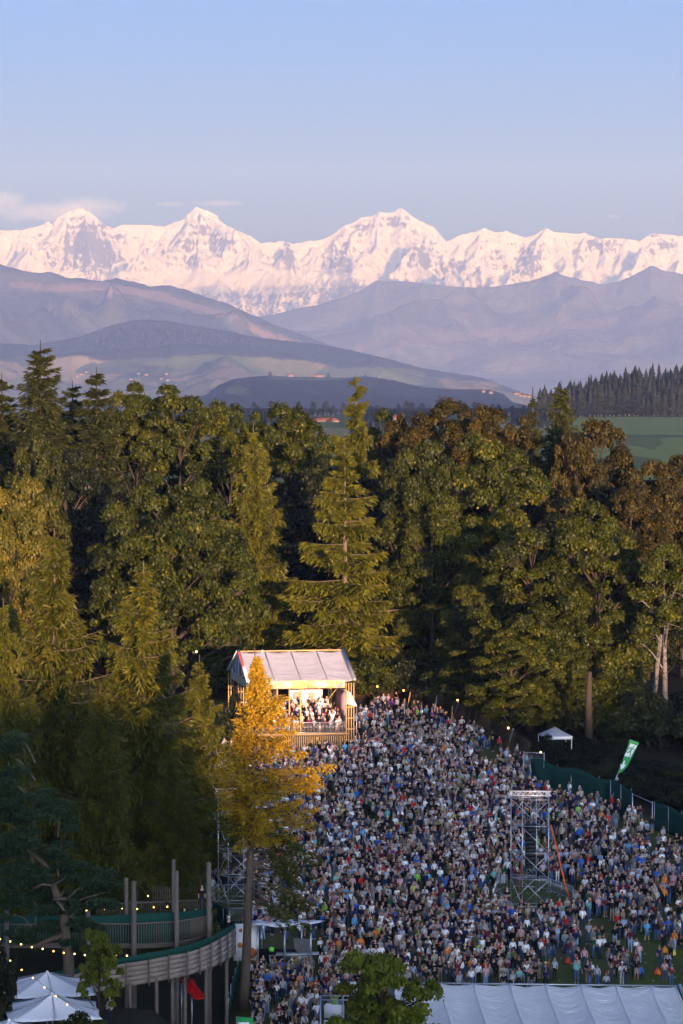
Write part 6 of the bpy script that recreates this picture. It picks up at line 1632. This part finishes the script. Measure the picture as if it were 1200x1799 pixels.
# ---- strings of lights
def light_string(pts, d0, d1, lab, r=.045, cable=True):
    W = [P(px, py, d0 + (d1 - d0) * i / max(1, len(pts) - 1)) for i, (px, py) in enumerate(pts)]; o0 = W[0]; root = empty('string_lights', o0, 0, lab, 'string lights')
    cb = []
    for a, b in zip(W[:-1], W[1:]): cb += [a - o0, a.lerp(b, .5) - o0 + Vector((0, 0, .03))]
    cb.append(W[-1] - o0); MB().tube([c + Vector((0, 0, .07)) for c in cb], .012, 4).build('cable', BLACKP, root)
    bm = MB().tube([(0, 0, -r), (0, 0, -r * .5), (0, 0, r * .5), (0, 0, r)], [r * .4, r, r, r * .4], 8).mesh('bulb', [BULB])
    for w in W: link('bulb', bm, root, loc=w - o0)
light_string([(0, 1650), (18, 1654), (37, 1659), (56, 1664), (75, 1667), (94, 1671), (112, 1674), (131, 1676), (149, 1678), (168, 1679), (186, 1680), (204, 1679), (223, 1679)], 203, 212, 'string of warm bulbs hanging level under the upper deck')
light_string([(0, 1672), (18, 1688), (38, 1704), (58, 1718), (78, 1735), (98, 1750), (118, 1765), (140, 1780), (160, 1794)], 200, 192, 'string of warm bulbs slanting down across the parasols')
light_string([(184, 1597), (214, 1596), (241, 1597), (270, 1594), (294, 1593)], 220.4, 221.5, 'short string of bulbs above the green netting of the upper deck')
light_string([(181, 1540), (206, 1537), (233, 1556), (260, 1574)], 225, 228, 'loose string of bulbs hanging in the larch over the deck')
light_string([(99, 1592), (128, 1594), (152, 1600)], 219, 220, 'three bulbs glowing through the dark pine')

# ---- green sign at the bottom edge
o0 = P(428, 1810, 208); root = empty('exit_sign_flag', Vector((o0.x, 208, float(G(o0.x, 208)))), 0, 'top of a green flag with a white panel at the bottom edge', 'flag'); zz = P(430, 1786, 208).z - root.location.z
m = MB(); m.add([(-.45, 0, zz - 2.4), (.35, 0, zz - 2.4), (.62, 0, zz - .1), (-.40, 0, zz), (-.45, .04, zz - 2.4), (.35, .04, zz - 2.4), (.62, .04, zz - .1), (-.40, .04, zz)], [(0, 1, 2, 3), (7, 6, 5, 4), (0, 4, 5, 1), (1, 5, 6, 2), (2, 6, 7, 3), (3, 7, 4, 0)]); m.build('flag_cloth', SIGNG, root)
MB().box((0, -.03, zz - 1.3), (.72, .03, 1.9)).build('white_panel', CANV, root); MB().tube([(-.45, .05, 0), (-.43, .05, zz)], .03, 6).build('pole', STEEL, root)

# ---- things left on the grass
for px, py, col, lab in [(1196, 1466, (.75, .75, .75), 'white bag on the grass below the green netting'), (1168, 1674, (.8, .3, .03), 'orange bag on the grass by the picture edge'), (1182, 1678, (.75, .6, .05), 'yellow bag beside the orange one'), (1003, 1672, (.5, .5, .5), 'pale blanket bundle beside the person in lime'), (1155, 1712, (.8, .12, .03), 'red-orange rucksack behind the tent end'), (998, 1693, (.7, .08, .03), 'small red ball-like bag on the grass')]:
    p = gpt(px, py); m = MB(); m.tube([(0, 0, 0), (0, 0, .12), (.03, 0, .32), (.05, 0, .42)], [.24, .28, .2, .06], 8); m.tube([(-.1, 0, .36), (0, 0, .55), (.12, 0, .36)], .02, 4); o = m.build('bag', mat_simple('bag_cloth', col, .8), None, True, loc=p); tag(o, lab, 'bag')

# trampled litter: cups and paper nobody would count
r_ = random.Random(6); m = MB()
for k in range(170):
    px, py = r_.uniform(860, 1200), r_.uniform(1520, 1735); p = gpt(px, py); m.box((p.x, p.y, p.z + .04), (r_.uniform(.05, .11), r_.uniform(.05, .14), .05), r_.uniform(0, 3), mi=r_.choice([0, 0, 1]))
o = m.build('litter', [mat_simple('paper', (.35, .35, .33), .8), mat_simple('dark_litter', (.05, .05, .05), .8)]); o['kind'] = 'stuff'
# ---- houses
def house(px, py, d, w, dep, h, rh, rz, wall, roof, name, label, group=None, ground=None):
    p = P(px, py, d); root = empty(name, p, R_(rz), label, 'house', group)
    MB().box((0, 0, h / 2), (w, dep, h)).build('wall', wall, root)
    m = MB(); e = .6; m.add([(-w / 2 - e, -dep / 2 - e, h - .2), (w / 2 + e, -dep / 2 - e, h - .2), (w / 2 + e, dep / 2 + e, h - .2), (-w / 2 - e, dep / 2 + e, h - .2), (-w / 2 - e, 0, h + rh), (w / 2 + e, 0, h + rh)], [(0, 1, 5, 4), (2, 3, 4, 5), (0, 3, 2, 1)], [(0, 4, 3), (1, 2, 5)]); m.build('roof', roof, root)
    return root
RT = mat_simple('roof_tile', (.085, .034, .026), .8, scale=.4); RTD = mat_simple('brown_roof', (.12, .06, .045), .8, scale=.4); WL = mat_simple('cream_render', (.17, .12, .075), .8, scale=.3); WW = mat_simple('white_render', (.12, .115, .11), .8); WB = mat_simple('blue_grey_wall', (.20, .25, .33), .8); WDK = mat_simple('timber_house_wall', (.18, .10, .06), .8)
h1 = house(568, 746, 3000, 20, 10, 3.5, 3.2, 4, WW, RT, 'house', 'long village house with wide red-brown roof')
h2 = house(588, 747, 2990, 10, 10, 4.2, 2.6, 86, WL, RT, 'house', 'village house with sunlit cream gable and blue-grey ground floor'); MB().box((-5.1, 0, 1.6), (.15, 9.2, 3.0)).build('ground_floor', WB, h2)
for u in (-2.4, 2.4): MB().box((-5.22, u, 1.7), (.08, 1.2, 1.3)).build('window', BLACKP, h2)
house(586, 765, 2900, 9, 8, 5.0, 3.0, 20, WL, RTD, 'house', 'smaller village house below the two with red roofs')
house(560, 775, 2850, 8, 7, 4.0, 2.5, 50, WW, RTD, 'house', 'half-hidden village house with white wall among the trees')
house(697, 742, 2900, 8, 7, 4.0, 2.6, 70, WL, RT, 'house', 'single house glimpsed behind the brownish birch')
house(511, 662, 12200, 22, 12, 5, 7, 10, WW, RTD, 'farmhouse', 'big farmhouse with dark roof on the crest of the farm hill')
house(560, 662, 12250, 34, 10, 4, 4, 5, WDK, RTD, 'barn', 'long dark shed on the crest of the farm hill')
for px, py, w in [(907, 694, 14), (914, 697, 10), (922, 698, 16), (929, 699, 9), (862, 692, 9), (849, 690, 8)]:
    house(px, py, 8000, w, 9, 4.5, 3, rnd.uniform(-20, 20), WW, RT, 'house', 'tiny white house of the hamlet in the valley gap', 'houses of the hamlet in the valley gap')
rh = random.Random(12)
for k in range(46):
    if k < 30: px = rh.gauss(rh.choice([110, 200, 250, 330, 400]), 22); py = rh.uniform(630, 668)
    elif k < 38: px = rh.uniform(545, 600); py = rh.uniform(638, 650)
    else: px = rh.uniform(15, 300); py = rh.uniform(645, 672)
    d = 22500 - (712 - py) * -0 - (5000 * (py - 600) / 112); d = min(22000, max(17600, d))
    house(px, py, d - 150, rh.uniform(14, 26), 14, 7, 6, rh.uniform(-40, 40), rh.choice([WW, WW, WL]), rh.choice([RT, RTD]), 'farmhouse', 'tiny far farmhouse in the hazy fields', 'tiny farmhouses in the hazy fields')
# dead spike of a tree and a church-like mast
o = MB().tube([P(936, 735, 470), P(936, 712, 470), P(936, 679, 470)], [.25, .15, .04], 6).build('dead_spike', BARK); tag(o, 'bare dead tree spike sticking up beside the pointed dark spruce', 'dead tree')

# ---------------------------------------------------------------- clouds and the mist bank
def cloud(px, py, d, wx, hz, dy, dens, seed, name='cloud'):
    p = P(px, py, d); n = 12; m = 8; V = []
    for i in range(m + 1):
        for j in range(n): a = 6.283 * j / n; b = math.pi * i / m; V.append((math.sin(b) * math.cos(a), math.sin(b) * math.sin(a), math.cos(b)))
    Fq = [(i * n + j, (i + 1) * n + j, (i + 1) * n + (j + 1) % n, i * n + (j + 1) % n) for i in range(m) for j in range(n)]
    t = NT('cloud_vapour'); v = t.obj(); ln = t.n('ShaderNodeVectorMath', {0: v}, operation='LENGTH').outputs['Value']
    nz = t.noise(1.0, 5, .62, t.n('ShaderNodeMapping', {'Vector': v, 'Location': (seed, seed * 2.1, 0), 'Scale': (3.2, 1.6, 1.5)}).outputs[0])
    den = t.math('MULTIPLY', t.ramp(t.math('SUBTRACT', t.math('ADD', nz, .28), t.math('MULTIPLY', ln, .52)), [(.30, 0.0), (.62, 1.0)]), dens)
    vol = t.n('ShaderNodeVolumePrincipled', {'Color': (.96, .95, .97, 1), 'Density': den}); t.t.links.new(vol.outputs[0], t.out.inputs['Volume'])
    o = link(name, mesh_np(name, np.array(V), np.array(Fq), [t.m]), loc=p); o.scale = (wx, dy, hz); o['kind'] = 'stuff'
cloud(80, 374, 72000, 1700, 260, 600, 4.5e-4, 1.0); cloud(150, 362, 73000, 1100, 230, 500, 5e-4, 4.2); cloud(2, 350, 74000, 700, 230, 500, 5e-4, 2.2)
cloud(385, 357, 76000, 700, 90, 400, 4e-4, 6.0); cloud(300, 359, 76500, 450, 70, 400, 3e-4, 8.0); cloud(1078, 380, 76000, 200, 60, 300, 4e-4, 9.0)
cloud(390, 492, 51500, 2300, 230, 900, 8e-4, 3.0, 'mist')
